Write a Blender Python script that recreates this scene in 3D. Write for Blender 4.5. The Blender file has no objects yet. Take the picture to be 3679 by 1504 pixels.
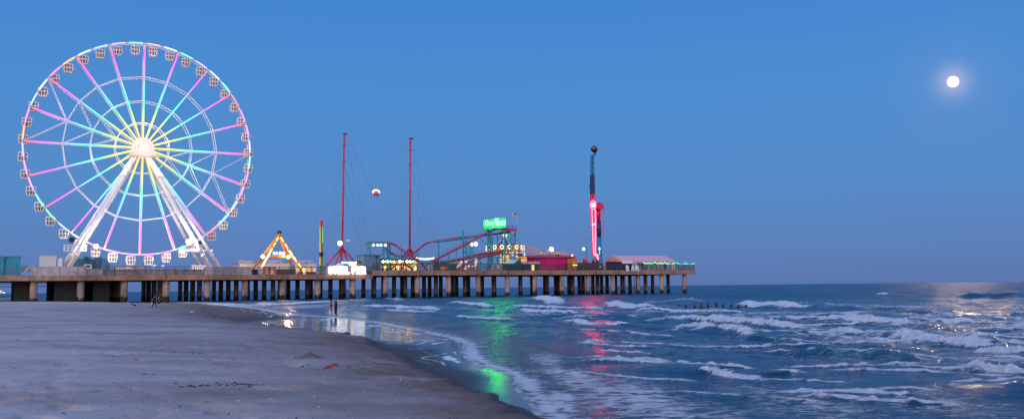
import bpy, math, random
import numpy as np
from mathutils import Vector, Matrix
random.seed(7); rng = np.random.default_rng(5)
SC = bpy.context.scene; COL = SC.collection; R = math.radians
# ------------------------------------------------------------------ camera and frames
F, CX, CY, CAMZ = 3350.0, 1839.5, 752.0, 3.0
ROLL = math.atan(0.01169); PITCH = math.atan(279.5*math.cos(ROLL)/F)
FW = Vector((0, math.cos(PITCH), math.sin(PITCH)))
U0 = Vector((0, -math.sin(PITCH), math.cos(PITCH))); R0 = Vector((1, 0, 0))
RT = R0*math.cos(ROLL) - U0*math.sin(ROLL); UP = U0*math.cos(ROLL) + R0*math.sin(ROLL)
CAM = Vector((0, 0, CAMZ))
cd = bpy.data.cameras.new('camera'); cam = bpy.data.objects.new('camera', cd); COL.objects.link(cam)
cd.sensor_width = 36; cd.lens = 36*F/3679; cd.clip_start = 0.5; cd.clip_end = 60000
cam.matrix_world = Matrix(((RT.x, UP.x, -FW.x, 0), (RT.y, UP.y, -FW.y, 0), (RT.z, UP.z, -FW.z, CAMZ), (0, 0, 0, 1)))
SC.camera = cam
def ray(px, py): return FW*F + RT*(px-CX) + UP*(CY-py)
B = R(29.5); PX_ = Vector((math.cos(B), math.sin(B), 0)); PN = Vector((-math.sin(B), math.cos(B), 0)); PO = Vector((0, 311.6, 0))
def pp(px, py, d=0.0):
    """point of the vertical plane d metres behind the pier's front edge, in pier coordinates (along, behind, up)"""
    r = ray(px, py); t = (d - PN.dot(CAM-PO))/PN.dot(r); w = CAM + r*t
    return Vector(((w-PO).dot(PX_), d, w.z))
def wld(v): return PO + PX_*v[0] + PN*v[1] + Vector((0, 0, v[2]))
def gz(px, py, z=0.0):
    r = ray(px, py); t = (z-CAMZ)/r.z; return CAM + r*t
def sx(px, d=0.0): return pp(px, 1040, d)[0]
# ------------------------------------------------------------------ mesh builder
class MB:
    def __init__(s): s.v=[]; s.f=[]; s.c=[]; s.col=(1,1,1)
    def add(s, vs, fs):
        n=len(s.v); s.v += [Vector(p) for p in vs]; s.f += [[n+i for i in q] for q in fs]; s.c += [s.col]*len(vs); return s
    def box(s, a, b):
        x0,x1=sorted((a[0],b[0])); y0,y1=sorted((a[1],b[1])); z0,z1=sorted((a[2],b[2]))
        return s.add([(x0,y0,z0),(x1,y0,z0),(x1,y1,z0),(x0,y1,z0),(x0,y0,z1),(x1,y0,z1),(x1,y1,z1),(x0,y1,z1)],
              [(0,3,2,1),(4,5,6,7),(0,1,5,4),(1,2,6,5),(2,3,7,6),(3,0,4,7)])
    def pbox(s, x0, y0, x1, y1, d, dep):
        a=pp(x0,y1,d); b=pp(x1,y0,d); return s.box((a[0],d,a[2]),(b[0],d+dep,b[2]))
    def bar(s, p, q, w, h=None, upv=(0,0,1)):
        p=Vector(p); q=Vector(q); h=h or w; t=(q-p).normalized(); u=Vector(upv)
        if abs(t.dot(u))>.99: u=Vector((0,1,0))
        a=t.cross(u).normalized()*w/2; b=a.cross(t).normalized()*h/2
        return s.add([p-a-b,p+a-b,p+a+b,p-a+b,q-a-b,q+a-b,q+a+b,q-a+b],[(0,3,2,1),(4,5,6,7),(0,1,5,4),(1,2,6,5),(2,3,7,6),(3,0,4,7)])
    def tube(s, p, q, r, n=8, r2=None, cap=True):
        p=Vector(p); q=Vector(q); r2=r if r2 is None else r2; t=(q-p).normalized(); u=Vector((0,0,1)) if abs(t.z)<.95 else Vector((0,1,0))
        a=t.cross(u).normalized(); b=a.cross(t); vs=[]
        for c,rr in ((p,r),(q,r2)):
            for i in range(n):
                g=2*math.pi*i/n; vs.append(c+(a*math.cos(g)+b*math.sin(g))*rr)
        fs=[(i,(i+1)%n,n+(i+1)%n,n+i) for i in range(n)]
        if cap: fs += [tuple(range(n-1,-1,-1)), tuple(range(n,2*n))]
        return s.add(vs,fs)
    def path(s, pts, r, n=6):
        for a,b in zip(pts[:-1],pts[1:]): s.tube(a,b,r,n)
        return s
    def lathe(s, c, prof, n=24, sxy=(1,1), axis='z'):
        c=Vector(c); vs=[]; m=len(prof)
        for r,h in prof:
            for i in range(n):
                g=2*math.pi*i/n; x,y=r*math.cos(g)*sxy[0], r*math.sin(g)*sxy[1]
                vs.append(c+(Vector((x,y,h)) if axis=='z' else Vector((x,h,y))))
        fs=[(j*n+i,j*n+(i+1)%n,(j+1)*n+(i+1)%n,(j+1)*n+i) for j in range(m-1) for i in range(n)]
        if prof[0][0]>1e-4: fs.append(tuple(range(n-1,-1,-1)))
        if prof[-1][0]>1e-4: fs.append(tuple((m-1)*n+i for i in range(n)))
        return s.add(vs,fs)
    def ball(s, c, r, n=12, sc=(1,1,1)):
        c=Vector(c); m=n//2; vs=[]; fs=[]
        for j in range(m+1):
            t=math.pi*j/m
            for i in range(n):
                g=2*math.pi*i/n; vs.append(c+Vector((r*math.sin(t)*math.cos(g)*sc[0], r*math.sin(t)*math.sin(g)*sc[1], r*math.cos(t)*sc[2])))
        for j in range(m):
            for i in range(n): fs.append((j*n+i,(j+1)*n+i,(j+1)*n+(i+1)%n,j*n+(i+1)%n))
        return s.add(vs,fs)
    def prism(s, poly, d0, d1):
        n=len(poly); vs=[(x,d0,z) for x,z in poly]+[(x,d1,z) for x,z in poly]
        return s.add(vs,[tuple(range(n)),tuple(range(2*n-1,n-1,-1))]+[(i,n+i,n+(i+1)%n,(i+1)%n) for i in range(n)])
    def cyl(s, c, r, h, n=16): return s.lathe(c,[(r,0),(r,h)],n)
    def mesh(s, name, mats, org=(0,0,0), smooth=False):
        o=Vector(org); me=bpy.data.meshes.new(name); me.from_pydata([v-o for v in s.v],[],s.f)
        if any(c!=(1,1,1) for c in s.c):
            at=me.attributes.new('col','FLOAT_COLOR','POINT'); at.data.foreach_set('color',[x for c in s.c for x in (*c,1)])
        me.materials.append(mats)
        if smooth: me.polygons.foreach_set('use_smooth',[True]*len(me.polygons))
        me.update(); return me
ORG={}
def props(o,label,cat,group=None,kind=None):
    if label: o['label']=label
    if cat: o['category']=cat
    if group: o['group']=group
    if kind: o['kind']=kind
def thing(name,label,cat,org,group=None):
    o=bpy.data.objects.new(name,None); COL.objects.link(o); o.empty_display_size=.5
    o.location=wld(org); o.rotation_euler=(0,0,B); props(o,label,cat,group); ORG[o.name]=Vector(org); return o
def part(name,mb,m,parent,smooth=False,label=None):
    root=parent
    while root.parent: root=root.parent
    o=bpy.data.objects.new(name,mb.mesh(name,m,ORG[root.name],smooth)); COL.objects.link(o); o.parent=parent
    if label: o['label']=label
    return o
def single(name,mb,m,org,label,cat,group=None,smooth=False):
    o=bpy.data.objects.new(name,mb.mesh(name,m,org,smooth)); COL.objects.link(o)
    o.location=wld(org); o.rotation_euler=(0,0,B); props(o,label,cat,group); ORG[o.name]=Vector(org); return o
def meshobj(name,me,parent=None,loc=None,rot=None):
    o=bpy.data.objects.new(name,me); COL.objects.link(o)
    if parent: o.parent=parent
    if loc is not None: o.location=loc
    if rot is not None: o.rotation_euler=rot
    return o
def text_mesh(txt, height, depth, m, bold=0.0, width=None, shear=0.0):
    cu=bpy.data.curves.new('t','FONT'); cu.body=txt; cu.size=1; cu.extrude=.01; cu.offset=bold; cu.shear=shear; cu.resolution_u=3
    o=bpy.data.objects.new('t',cu); COL.objects.link(o); bpy.context.view_layer.update()
    me=bpy.data.meshes.new_from_object(o.evaluated_get(bpy.context.evaluated_depsgraph_get()))
    bpy.data.objects.remove(o); xs=[v.co.x for v in me.vertices]; ys=[v.co.y for v in me.vertices]
    w=max(xs)-min(xs); h=max(ys)-min(ys); ky=height/h; kx=(width/w) if width else ky
    for v in me.vertices:
        x,y,z=v.co; v.co=((x-min(xs))*kx, -z/.01*depth/2, (y-min(ys))*ky)
    me.materials.clear(); me.materials.append(m); return me
# ------------------------------------------------------------------ materials
def _new(name):
    m=bpy.data.materials.new(name); m.use_nodes=True; nt=m.node_tree; return m,nt,nt.nodes['Principled BSDF']
def N(nt,t,**k):
    n=nt.nodes.new(t)
    for a,b in k.items():
        if a.startswith('i_'): n.inputs[a[2:].replace('_',' ')].default_value=b
        else: setattr(n,a,b)
    return n
def ramp(nt,stops,interp='LINEAR'):
    r=nt.nodes.new('ShaderNodeValToRGB'); e=r.color_ramp.elements; r.color_ramp.interpolation=interp
    e[0].position=stops[0][0]; e[0].color=(*stops[0][1],1); e[1].position=stops[-1][0]; e[1].color=(*stops[-1][1],1)
    for p,c in stops[1:-1]:
        x=e.new(p); x.color=(*c,1)
    return r
def mat(name,col,rough=.6,var=.18,scale=1.2,metal=0,bump=0.0,stretch=(1,1,1)):
    m,nt,b=_new(name); tc=N(nt,'ShaderNodeTexCoord'); mp=N(nt,'ShaderNodeMapping'); mp.inputs['Scale'].default_value=stretch
    nt.links.new(tc.outputs['Object'],mp.inputs[0]); no=N(nt,'ShaderNodeTexNoise'); no.inputs['Scale'].default_value=scale; no.inputs['Detail'].default_value=6
    nt.links.new(mp.outputs[0],no.inputs['Vector'])
    r=ramp(nt,[(.3,tuple(c*(1-var) for c in col)),(.7,tuple(min(1,c*(1+var)) for c in col))]); nt.links.new(no.outputs[0],r.inputs[0]); nt.links.new(r.outputs[0],b.inputs['Base Color'])
    b.inputs['Roughness'].default_value=rough; b.inputs['Metallic'].default_value=metal
    if bump:
        bp=N(nt,'ShaderNodeBump'); bp.inputs['Strength'].default_value=bump; bp.inputs['Distance'].default_value=.05; nt.links.new(no.outputs[0],bp.inputs['Height']); nt.links.new(bp.outputs[0],b.inputs['Normal'])
    return m
def lin(*rgb): return tuple(((c/255+.055)/1.055)**2.4 if c>10 else c/255/12.92 for c in rgb)
def emit(name,col,strength):
    m,nt,b=_new(name); b.inputs['Base Color'].default_value=(.3,.3,.3,1); b.inputs['Emission Color'].default_value=(*col,1); b.inputs['Emission Strength'].default_value=strength; return m
def emitcol(name,strength):
    m,nt,b=_new(name); a=N(nt,'ShaderNodeAttribute',attribute_name='col'); b.inputs['Base Color'].default_value=(.3,.3,.3,1)
    nt.links.new(a.outputs['Color'],b.inputs['Emission Color']); b.inputs['Base Color'].default_value=(.03,.03,.03,1); b.inputs['Emission Strength'].default_value=strength; return m
def stripes(name,c1,c2,period,axis=0,off=0.0,rough=.6):
    m,nt,b=_new(name); tc=N(nt,'ShaderNodeTexCoord'); sp=N(nt,'ShaderNodeSeparateXYZ'); nt.links.new(tc.outputs['Object'],sp.inputs[0])
    d=N(nt,'ShaderNodeMath',operation='MULTIPLY_ADD'); nt.links.new(sp.outputs[axis],d.inputs[0]); d.inputs[1].default_value=1/period; d.inputs[2].default_value=off+100
    fr=N(nt,'ShaderNodeMath',operation='FRACT'); nt.links.new(d.outputs[0],fr.inputs[0])
    r=ramp(nt,[(0,c1),(.5,c2)],'CONSTANT'); nt.links.new(fr.outputs[0],r.inputs[0]); nt.links.new(r.outputs[0],b.inputs['Base Color']); b.inputs['Roughness'].default_value=rough; return m
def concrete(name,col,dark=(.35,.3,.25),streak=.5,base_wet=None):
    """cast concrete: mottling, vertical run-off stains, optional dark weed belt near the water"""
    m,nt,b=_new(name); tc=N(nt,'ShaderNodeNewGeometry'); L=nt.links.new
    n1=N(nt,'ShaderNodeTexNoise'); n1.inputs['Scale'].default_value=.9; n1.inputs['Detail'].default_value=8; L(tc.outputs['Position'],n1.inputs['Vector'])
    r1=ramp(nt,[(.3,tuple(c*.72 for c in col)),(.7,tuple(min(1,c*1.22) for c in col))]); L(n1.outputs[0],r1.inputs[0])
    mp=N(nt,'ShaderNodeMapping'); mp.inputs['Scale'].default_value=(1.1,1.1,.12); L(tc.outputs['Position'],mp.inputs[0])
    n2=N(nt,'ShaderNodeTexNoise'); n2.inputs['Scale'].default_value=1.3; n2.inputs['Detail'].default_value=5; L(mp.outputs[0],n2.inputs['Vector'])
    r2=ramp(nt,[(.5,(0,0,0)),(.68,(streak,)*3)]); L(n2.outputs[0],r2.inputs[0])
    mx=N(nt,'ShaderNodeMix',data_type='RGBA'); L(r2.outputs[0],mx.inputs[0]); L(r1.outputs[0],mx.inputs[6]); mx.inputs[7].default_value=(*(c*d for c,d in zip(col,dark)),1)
    n3=N(nt,'ShaderNodeTexNoise'); n3.inputs['Scale'].default_value=.13; n3.inputs['Detail'].default_value=2; L(tc.outputs['Position'],n3.inputs['Vector']); r3=ramp(nt,[(.35,(.62,.62,.62)),(.65,(1.15,1.12,1.08))]); L(n3.outputs[0],r3.inputs[0])
    mm=N(nt,'ShaderNodeMix',data_type='RGBA',blend_type='MULTIPLY'); mm.inputs[0].default_value=1; L(mx.outputs[2],mm.inputs[6]); L(r3.outputs[0],mm.inputs[7]); out=mm.outputs[2]
    if base_wet is not None:
        ge=N(nt,'ShaderNodeNewGeometry'); sp=N(nt,'ShaderNodeSeparateXYZ'); L(ge.outputs['Position'],sp.inputs[0])
        ad=N(nt,'ShaderNodeMath',operation='MULTIPLY_ADD'); L(n2.outputs[0],ad.inputs[0]); ad.inputs[1].default_value=-2.5; L(sp.outputs[2],ad.inputs[2])
        mr=N(nt,'ShaderNodeMapRange'); L(ad.outputs[0],mr.inputs[0]); mr.inputs[1].default_value=base_wet-.5; mr.inputs[2].default_value=base_wet; mr.inputs[3].default_value=1; mr.inputs[4].default_value=0
        m2=N(nt,'ShaderNodeMix',data_type='RGBA'); L(mr.outputs[0],m2.inputs[0]); L(out,m2.inputs[6]); m2.inputs[7].default_value=(.03,.026,.023,1); out=m2.outputs[2]
    L(out,b.inputs['Base Color']); b.inputs['Roughness'].default_value=.85
    bp=N(nt,'ShaderNodeBump'); bp.inputs['Strength'].default_value=.4; bp.inputs['Distance'].default_value=.05; L(n1.outputs[0],bp.inputs['Height']); L(bp.outputs[0],b.inputs['Normal'])
    return m
M={}
M['white']=mat('white_painted_steel',(.87,.86,.87),.45,.04)
M['offwhite']=mat('off_white_panel',(.66,.63,.64),.6,.1,2)
M['deck']=concrete('deck_concrete',(.42,.25,.175))
M['parapet']=concrete('pale_parapet_concrete',(.46,.41,.42),(.5,.45,.4),.6)
M['pile']=concrete('pile_concrete',(.43,.30,.255),(.4,.36,.32),.5,.6)
M['pile_shade']=concrete('shade_dark_concrete',(.022,.02,.022),(.5,.5,.5),.5)  # near-black base colour carries the shade among the packed piles
M['dark']=mat('dark_steel',(.02,.022,.03),.5,.3)
M['fence']=mat('fence_steel',(.05,.045,.05),.5,.3)
M['under']=mat('deck_underside',(.05,.045,.045),.9,.3)
M['pane']=mat('gondola_pane',(.26,.17,.18),.2,.25)
M['teal']=mat('teal_paint',(.0,.30,.31),.4,.15)
M['tealwall']=mat('teal_siding',(.02,.30,.42),.6,.15,.7)
M['net']=mat('blue_grey_netting',(.05,.16,.25),.8,.35,.5,stretch=(1,1,.2))
M['slate']=mat('grey_blue_siding',(.13,.24,.33),.7,.12,.6)
M['orange']=mat('orange_paint',(.85,.22,.02),.4,.1)
M['red']=mat('red_paint',(.62,.015,.06),.4,.12)
M['track']=mat('magenta_track_paint',(.50,.03,.12),.4,.15)
M['yellow']=mat('yellow_paint',(.75,.52,.05),.5,.1)
M['green']=mat('green_paint',(.03,.25,.09),.5,.2)
M['booth']=mat('dark_green_siding',(.005,.12,.12),.6,.2,1.5)
M['roofgrey']=mat('pale_grey_roof',(.45,.42,.46),.7,.1,1.5)
M['magenta']=mat('magenta_wall_paint',(.52,.0,.16),.6,.08,.5)
M['mauve']=mat('mauve_roof_edge',(.42,.13,.27),.6,.15,1)
M['tanroof']=mat('tan_roof_felt',(.42,.36,.36),.8,.12,.8)
M['wood']=mat('weathered_boards',(.10,.07,.065),.8,.3,2,stretch=(4,4,.4))
M['navy']=mat('navy_container_paint',(.012,.02,.075),.6,.2,1)
M['pink']=mat('hot_pink_paint',(.75,.02,.14),.4,.08)
M['blue']=mat('cyan_blue_paint',(.01,.27,.45),.4,.1)
M['dnavy']=mat('dark_blue_paint',(.015,.05,.16),.4,.15)
M['cable']=mat('steel_cable',(.16,.18,.26),.5,.1)
M['stump']=mat('wet_timber_stump',(.035,.024,.022),.6,.5,3,stretch=(3,3,.6),bump=.5)
M['gold']=mat('gold_paint',(.7,.38,.05),.35,.15)
M['skin']=mat('skin',(.42,.24,.19),.6,.06)
M['black']=mat('black_cloth',(.006,.006,.008),.85,.3,4)
M['charcoal']=mat('charcoal_cloth',(.03,.03,.04),.85,.3,4)
M['redcloth']=mat('red_cloth',(.55,.01,.03),.8,.15,4)
M['hair']=mat('dark_hair',(.01,.008,.008),.5,.2)
M['warm']=emit('warm_lamp',(1,.62,.22),5); M['lamp']=emit('white_lamp',(1,.93,.8),7)
M['led']=emitcol('led_core',2.7); M['ledglow']=emitcol('led_halo',1.0); M['bulb']=emitcol('coloured_bulbs',3.4)
# ------------------------------------------------------------------ the two pier decks
ZLB,ZLT,ZRB,ZRT = 6.12,7.5,7.12,8.62
SJ=sx(1339)          # where the low deck meets the high one
SL=sx(-260); SE=sx(2501)
def build_pier(label,s0,s1,zb,zt,fronts,rows,gap,rad):
    t=thing('pier',label,'pier',((s0+s1)/2,0,0))
    m=MB(); m.box((s0,0,zt-.35),(s1,43,zt)); part('deck_slab',m,M['deck'],t)
    m=MB()
    cuts=[s0]+[s for s in fronts if s0+2<s<s1-2]+[s1]
    for a,b in zip(cuts[:-1],cuts[1:]): m.box((a+.03,-.05,zb),(b-.03,.75,zt+.03))
    part('edge_beam',m,M['deck'],t)
    m=MB(); m.box((s0,42.3,zb),(s1,43.05,zt+.03)); part('edge_beam',m,M['deck'],t)
    m=MB()
    for s in fronts: m.box((s-.75,.8,zb-.1),(s+.75,42.2,zt-.36))
    part('cross_beam',m,M['deck'],t)
    i=0; me=None
    for s in fronts:
        for k in range(rows):
            if me is None:
                q=MB(); q.lathe((0,0,0),[(rad,-5),(rad,2.5),(rad*.985,zb)],20); me=q.mesh('pile',M['pile'],(0,0,0),True); q=MB(); r2=rad*(.76 if zb<7 else .88); q.lathe((0,0,0),[(r2,-5),(r2,zb)],18); me2=q.mesh('pile',M['pile'],(0,0,0),True)
            o=meshobj('pile',me if k==0 else me2,t,(s-(s0+s1)/2,1.0+rad-.2+k*gap,0),(rng.normal(0,.005),rng.normal(0,.005),rng.uniform(0,6)))
    return t
fl=[sx(p) for p in (-75,122,292,449,600,748,884.5,1021,1148,1273)]
fr=[sx(p) for p in (1391,1506,1619,1726,1831,1930,2028,2121,2212,2302,2387,2470)]
pl=build_pier('long lower concrete pier deck on thick round piles carrying the big wheel',SL,SJ,ZLB,ZLT,fl,5,10.4,.93)
pr=build_pier('higher concrete pier deck over the sea on slimmer piles, carrying coaster and bar tent',SJ+.05,SE,ZRB,ZRT,fr,5,9.6,.8)
# dark boxes for packed piles in the nearest bays, their shade put into the colour
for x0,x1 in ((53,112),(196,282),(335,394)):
    d=3.2; q=MB(); q.box((sx(x0,d),d,-4),(sx(x1,d),40,ZLB-.02)); part('pile_shade_box',q,M['pile_shade'],pl)
q=MB(); 
for z,d in ((5.55,10),(4.75,6)): q.tube((SL,d,z),(sx(452,d),d,z),.1,6)
part('service_pipe',q,M['dark'],pl)
q=MB(); xa=sx(2277,1.2)
for dx in (0,1.0): q.bar((xa+dx,.9,.2),(xa+dx,.9,ZRB),.14)
for k in range(18): q.bar((xa,.9,.4+k*.37),(xa+1,.9,.4+k*.37),.07)
part('ladder',q,M['dark'],pr)
# ------------------------------------------------------------------ the big wheel
DW=13.0; WC=pp(510,534,DW); ZCW=wld(WC).y; RW=384.0*ZCW/F*1.0
wheel=thing('ferris_wheel','giant white observation wheel with rainbow lit spokes and rim','ferris wheel',(WC[0],DW,ZLT))
def wp(ang,r,y): return Vector((WC[0]+r*math.sin(ang),DW+y,WC[2]+r*math.cos(ang)))
def hue(t,stops=((0,(1,.48,.25)),(.12,(1,.72,.14)),(.27,(.85,1,.18)),(.4,(.1,1,.42)),(.53,(.1,.85,1)),(.67,(.3,.3,1)),(.82,(.85,.1,1)),(.93,(1,.1,.4)),(1,(1,.22,.12)))):
    for (a,ca),(b,cb) in zip(stops[:-1],stops[1:]):
        if t<=b: k=(t-a)/(b-a); return tuple(x+(y-x)*k for x,y in zip(ca,cb))
    return stops[-1][1]
def yoff(r): return 1.15+.45*(1-r/RW)
R1=.06*RW
for k in range(20):
    a=R(18*k); tn=Vector((math.cos(a),0,-math.sin(a)))
    m=MB(); m.tube(wp(a,R1,-yoff(R1)),wp(a,RW-.3,-yoff(RW)),.17,6)
    m.tube(wp(a,R1,-yoff(R1)+.5)+tn*.15,wp(a,RW-.5,-yoff(RW)+.35)+tn*.12,.08,5)
    m.tube(wp(a,R1,yoff(R1)),wp(a,RW-.3,yoff(RW)),.15,6)
    nb=14
    for j in range(nb):
        r0=R1+(RW-R1)*j/nb; r1=R1+(RW-R1)*(j+1)/nb; y0=-yoff(r0); y1=-yoff(r1)
        m.tube(wp(a,r0,y0),wp(a,r1,y1+.4)+tn*.13,.035,4,cap=False)
    sp=part('spoke',m,M['white'],wheel)
    for nm,w,y,fac in (('glow_halo',.46,-.2,0),('light_strip',.25,-.27,1)):  # wide dim strip paints the coloured glow around the bright LED core
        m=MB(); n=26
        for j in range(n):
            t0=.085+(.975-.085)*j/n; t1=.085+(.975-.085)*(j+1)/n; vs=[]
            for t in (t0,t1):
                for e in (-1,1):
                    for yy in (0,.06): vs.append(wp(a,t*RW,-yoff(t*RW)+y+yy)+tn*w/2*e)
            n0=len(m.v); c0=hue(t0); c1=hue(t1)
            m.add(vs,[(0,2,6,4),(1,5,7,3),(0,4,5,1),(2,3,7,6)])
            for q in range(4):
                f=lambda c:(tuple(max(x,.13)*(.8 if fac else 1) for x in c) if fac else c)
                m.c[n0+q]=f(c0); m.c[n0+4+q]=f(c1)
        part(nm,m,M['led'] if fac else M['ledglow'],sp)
for fr_ in (.24,.45,.68):
    for sgn in (-1,1):
        m=MB()
        for k in range(20): m.tube(wp(R(18*k),fr_*RW,sgn*yoff(fr_*RW)),wp(R(18*k+18),fr_*RW,sgn*yoff(fr_*RW)),.14,5)
        part('spoke_ring',m,M['white'],wheel)
for base in (-72,108):
    m=MB()
    for s in (-1,1):
        for sgn in (-1,1):
            fs=(1,.68,.45,.24)
            for i in range(3): m.tube(wp(R(base+18*s),fs[i]*RW,sgn*yoff(fs[i]*RW)),wp(R(base),fs[i+1]*RW,sgn*yoff(fs[i+1]*RW)),.1,5)
    part('cross_brace',m,M['white'],wheel)
for sgn in (-1,1):
    m=MB()
    for k in range(80): m.tube(wp(R(4.5*k),RW,sgn*1.15),wp(R(4.5*k+4.5),RW,sgn*1.15),.2,6,cap=False)
    rim=part('rim',m,M['white'],wheel)
    if sgn<0: rimf=rim
m=MB()
for k in range(40):
    m.tube(wp(R(9*k),RW,-1.15),wp(R(9*k),RW,1.15),.09,5); m.tube(wp(R(9*k),RW,-1.15),wp(R(9*k+9),RW,1.15),.06,4)
part('rim_lattice',m,M['white'],wheel)
pal=[(1,.2,.35),(.95,.3,1),(.75,.35,1),(.35,.6,1),(.25,1,.9),(.2,1,.45),(.55,.4,1),(1,.45,.2),(.6,.75,1),(1,.25,.75)]
for k in range(40):
    c=pal[rng.integers(0,10)]
    if 6<k<14: c=[(.95,.3,1),(.6,.6,1),(.3,1,1),(1,.25,.9)][k%4]
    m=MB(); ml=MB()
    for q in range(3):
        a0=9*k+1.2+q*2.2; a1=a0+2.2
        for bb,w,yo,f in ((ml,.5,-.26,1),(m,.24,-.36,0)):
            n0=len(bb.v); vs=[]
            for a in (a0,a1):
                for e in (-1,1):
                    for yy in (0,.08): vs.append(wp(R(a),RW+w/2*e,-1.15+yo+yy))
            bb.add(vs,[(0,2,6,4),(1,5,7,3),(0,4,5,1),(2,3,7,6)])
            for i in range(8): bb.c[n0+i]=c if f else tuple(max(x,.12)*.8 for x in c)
    rl=part('rim_light',m,M['led'],wheel); part('glow_halo',ml,M['ledglow'],rl)  # wider band paints the glow around each rim light
# hub, bearing heads
m=MB(); m.lathe((WC[0],DW,WC[2]),[(1.9,-1.9),(2.1,-1.7),(2.1,1.7),(1.9,1.9)],32,axis='y'); 
for k in range(20): m.bar(wp(R(18*k+9),2.0,-1.95),wp(R(18*k+9),2.55,-1.95),.25,.25)
hub=part('hub',m,M['white'],wheel)
m=MB(); m.lathe((WC[0],DW,WC[2]),[(1.25,-4.0),(1.35,-3.9),(1.35,-2.0)],24,axis='y'); m.lathe((WC[0],DW,WC[2]),[(.62,-4.25),(.7,-4.1),(.7,-3.9)],20,axis='y'); m.lathe((WC[0],DW,WC[2]),[(1.2,2.0),(1.2,4)],20,axis='y'); part('axle_cap',m,M['offwhite'],hub)
m=MB(); m.path([wp(R(g),2.75,-1.9) for g in range(0,361,10)],.16,6); part('added_glow_ring',m,emit('hub_added_glow',(1,.28,.42),2.2),hub)  # glowing ring added to tint the hub
m=MB(); m.path([wp(R(g),1.75,-2.05) for g in range(0,361,15)],.1,6); part('added_glow_ring',m,emit('hub_added_inner_glow',(1,.5,.4),2.0),hub)  # smaller glowing ring, added for the same tint
for sgn in (-1,1):
    m=MB(); y0=DW+sgn*2.3; y1=DW+sgn*3.9; x=WC[0]; z=WC[2]
    m.prism([(x-4.0,z-2.4),(x+4.0,z-2.4),(x+3.7,z-1.9),(x+2.4,z-1.2),(x+1.4,z-.2),(x-1.4,z-.2),(x-2.4,z-1.2),(x-3.7,z-1.9)],min(y0,y1),max(y0,y1))
    m.box((x-4.3,y0,z-2.75),(x+4.3,y1,z-2.45)); part('bearing_head',m,M['offwhite'],wheel)
# legs
def leg(top,foot,r=.52):
    m=MB(); m.tube(top,foot,r,14)
    d=(Vector(foot)-Vector(top))
    for k in range(1,6):
        c=Vector(top)+d*(k/6); e=d.normalized()*.12; m.tube(c-e,c+e,r+.13,14)
    for k in range(14):
        c=Vector(top)+d*((k+.5)/14.5); m.box(c+Vector((r-.05,-.1,-.12)),c+Vector((r+.22,.1,.12)))
    m.box(Vector(foot)+Vector((-1,-1,-.25)),Vector(foot)+Vector((1,1,.1)))
    return part('leg',m,M['white'],wheel,True)
def foot(px,d):
    p=pp(px,957,d); return Vector((p[0],d,ZLT+.25))
hz=WC[2]-2.6
ls=[(537,790,8),(529,757,6.2),(523,751,18),(517,722,20)]
for tp,fp,d in ls:
    t=pp(tp,566,DW+(-3.1 if d<DW else 3.1)); f=pp(fp-3,957,d); k=(ZLT+.25-f[2])/(f[2]-t[2]); leg(t,f+(f-t)*k)
for tp,fp,d in [(486,246,6.2),(478,224,8),(492,252,18),(484,229,20)]:
    t=pp(tp,566,DW+(-3.1 if d<DW else 3.1)); f=pp(fp,957,d); k=(ZLT+.25-f[2])/(f[2]-t[2]); leg(t,f+(f-t)*k)
m=MB()
for py in (700,800,880):
    for a,b in (((537,790,8),(529,757,6.2)),((523,751,18),(517,722,20)),((486,246,6.2),(478,224,8))):
        q=[]
        for tp,fp,d in (a,b):
            dt=DW+(-3.1 if d<DW else 3.1); k=(py-566)/(957-566); q.append(pp(tp+(fp-tp)*k,py,dt+(d-dt)*k))
        m.tube(q[0],q[1],.22,8)
q0=pp(668,899,12); q1=pp(762,899,8); m.bar(q0,q1,.5,.6)
part('leg_tie',m,M['white'],wheel)
for x0,x1,d in ((231,262,7),(283,311,9),(655,690,14)):
    m=MB(); a=pp(x0,901,d); b=pp(x1,880,d); m.box((a[0],d,a[2]),(b[0],d+2,a[2]+.25))
    for z in (.95,1.6):
        for y in (d,d+2): m.bar((a[0],y,a[2]+z),(b[0],y,a[2]+z),.1)
    for q in range(3):
        s=a[0]+(b[0]-a[0])*q/2
        for y in (d,d+2): m.bar((s,y,a[2]),(s,y,a[2]+1.65),.13)
    part('service_platform',m,M['white'],wheel)
for px,py,d in ((258,861,6),(722,872,9)):
    c=pp(px,py,d); m=MB(); m.tube(c-Vector((0,.6,0)),c+Vector((0,.6,0)),.75,18); part('drive_wheel',m,M['dark'],wheel)
for px,py,d,r in ((679,868,7.0,.85),(345,884,7.5,.62)):
    c=pp(px,py,d); m=MB(); m.ball(c,r,14); part('flood_lamp',m,M['lamp'],wheel,True)
    L_=bpy.data.lights.new('flood_light','POINT'); L_.energy=6500 if px>500 else 4500; L_.color=(1,.93,.86); L_.shadow_soft_size=r
    o=bpy.data.objects.new('flood_light',L_); COL.objects.link(o); o.parent=wheel; o.location=c-ORG[wheel.name]-Vector((0,1.6,0))
# gondolas: one built, forty hung
gf=MB(); gw=MB(); gr=MB()
TW,MW,BW,DP=1.02,1.16,.86,.85
zt_,zm_,zb_=-.75,-1.75,-2.95
lev=[(zt_,TW),(zm_,MW),(zb_,BW)]
for sy in (-1,1):
    for (z0,w0),(z1,w1) in zip(lev[:-1],lev[1:]):
        for f in (-1,-.36,.36,1):
            gf.bar((f*w0,sy*DP*w0,z0),(f*w1,sy*DP*w1,z1),.19,.14)
    for z,w in lev: gf.bar((-w,sy*DP*w,z),(w,sy*DP*w,z),.15,.24)
for sx_ in (-1,1):
    for z,w in lev: gf.bar((sx_*w,-DP*w,z),(sx_*w,DP*w,z),.13,.17)
    for (z0,w0),(z1,w1) in zip(lev[:-1],lev[1:]): gf.bar((sx_*w0,0,z0),(sx_*w1,0,z1),.1)
gf.box((-BW,-DP*BW,zb_-.14),(BW,DP*BW,zb_+.05))
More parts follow.
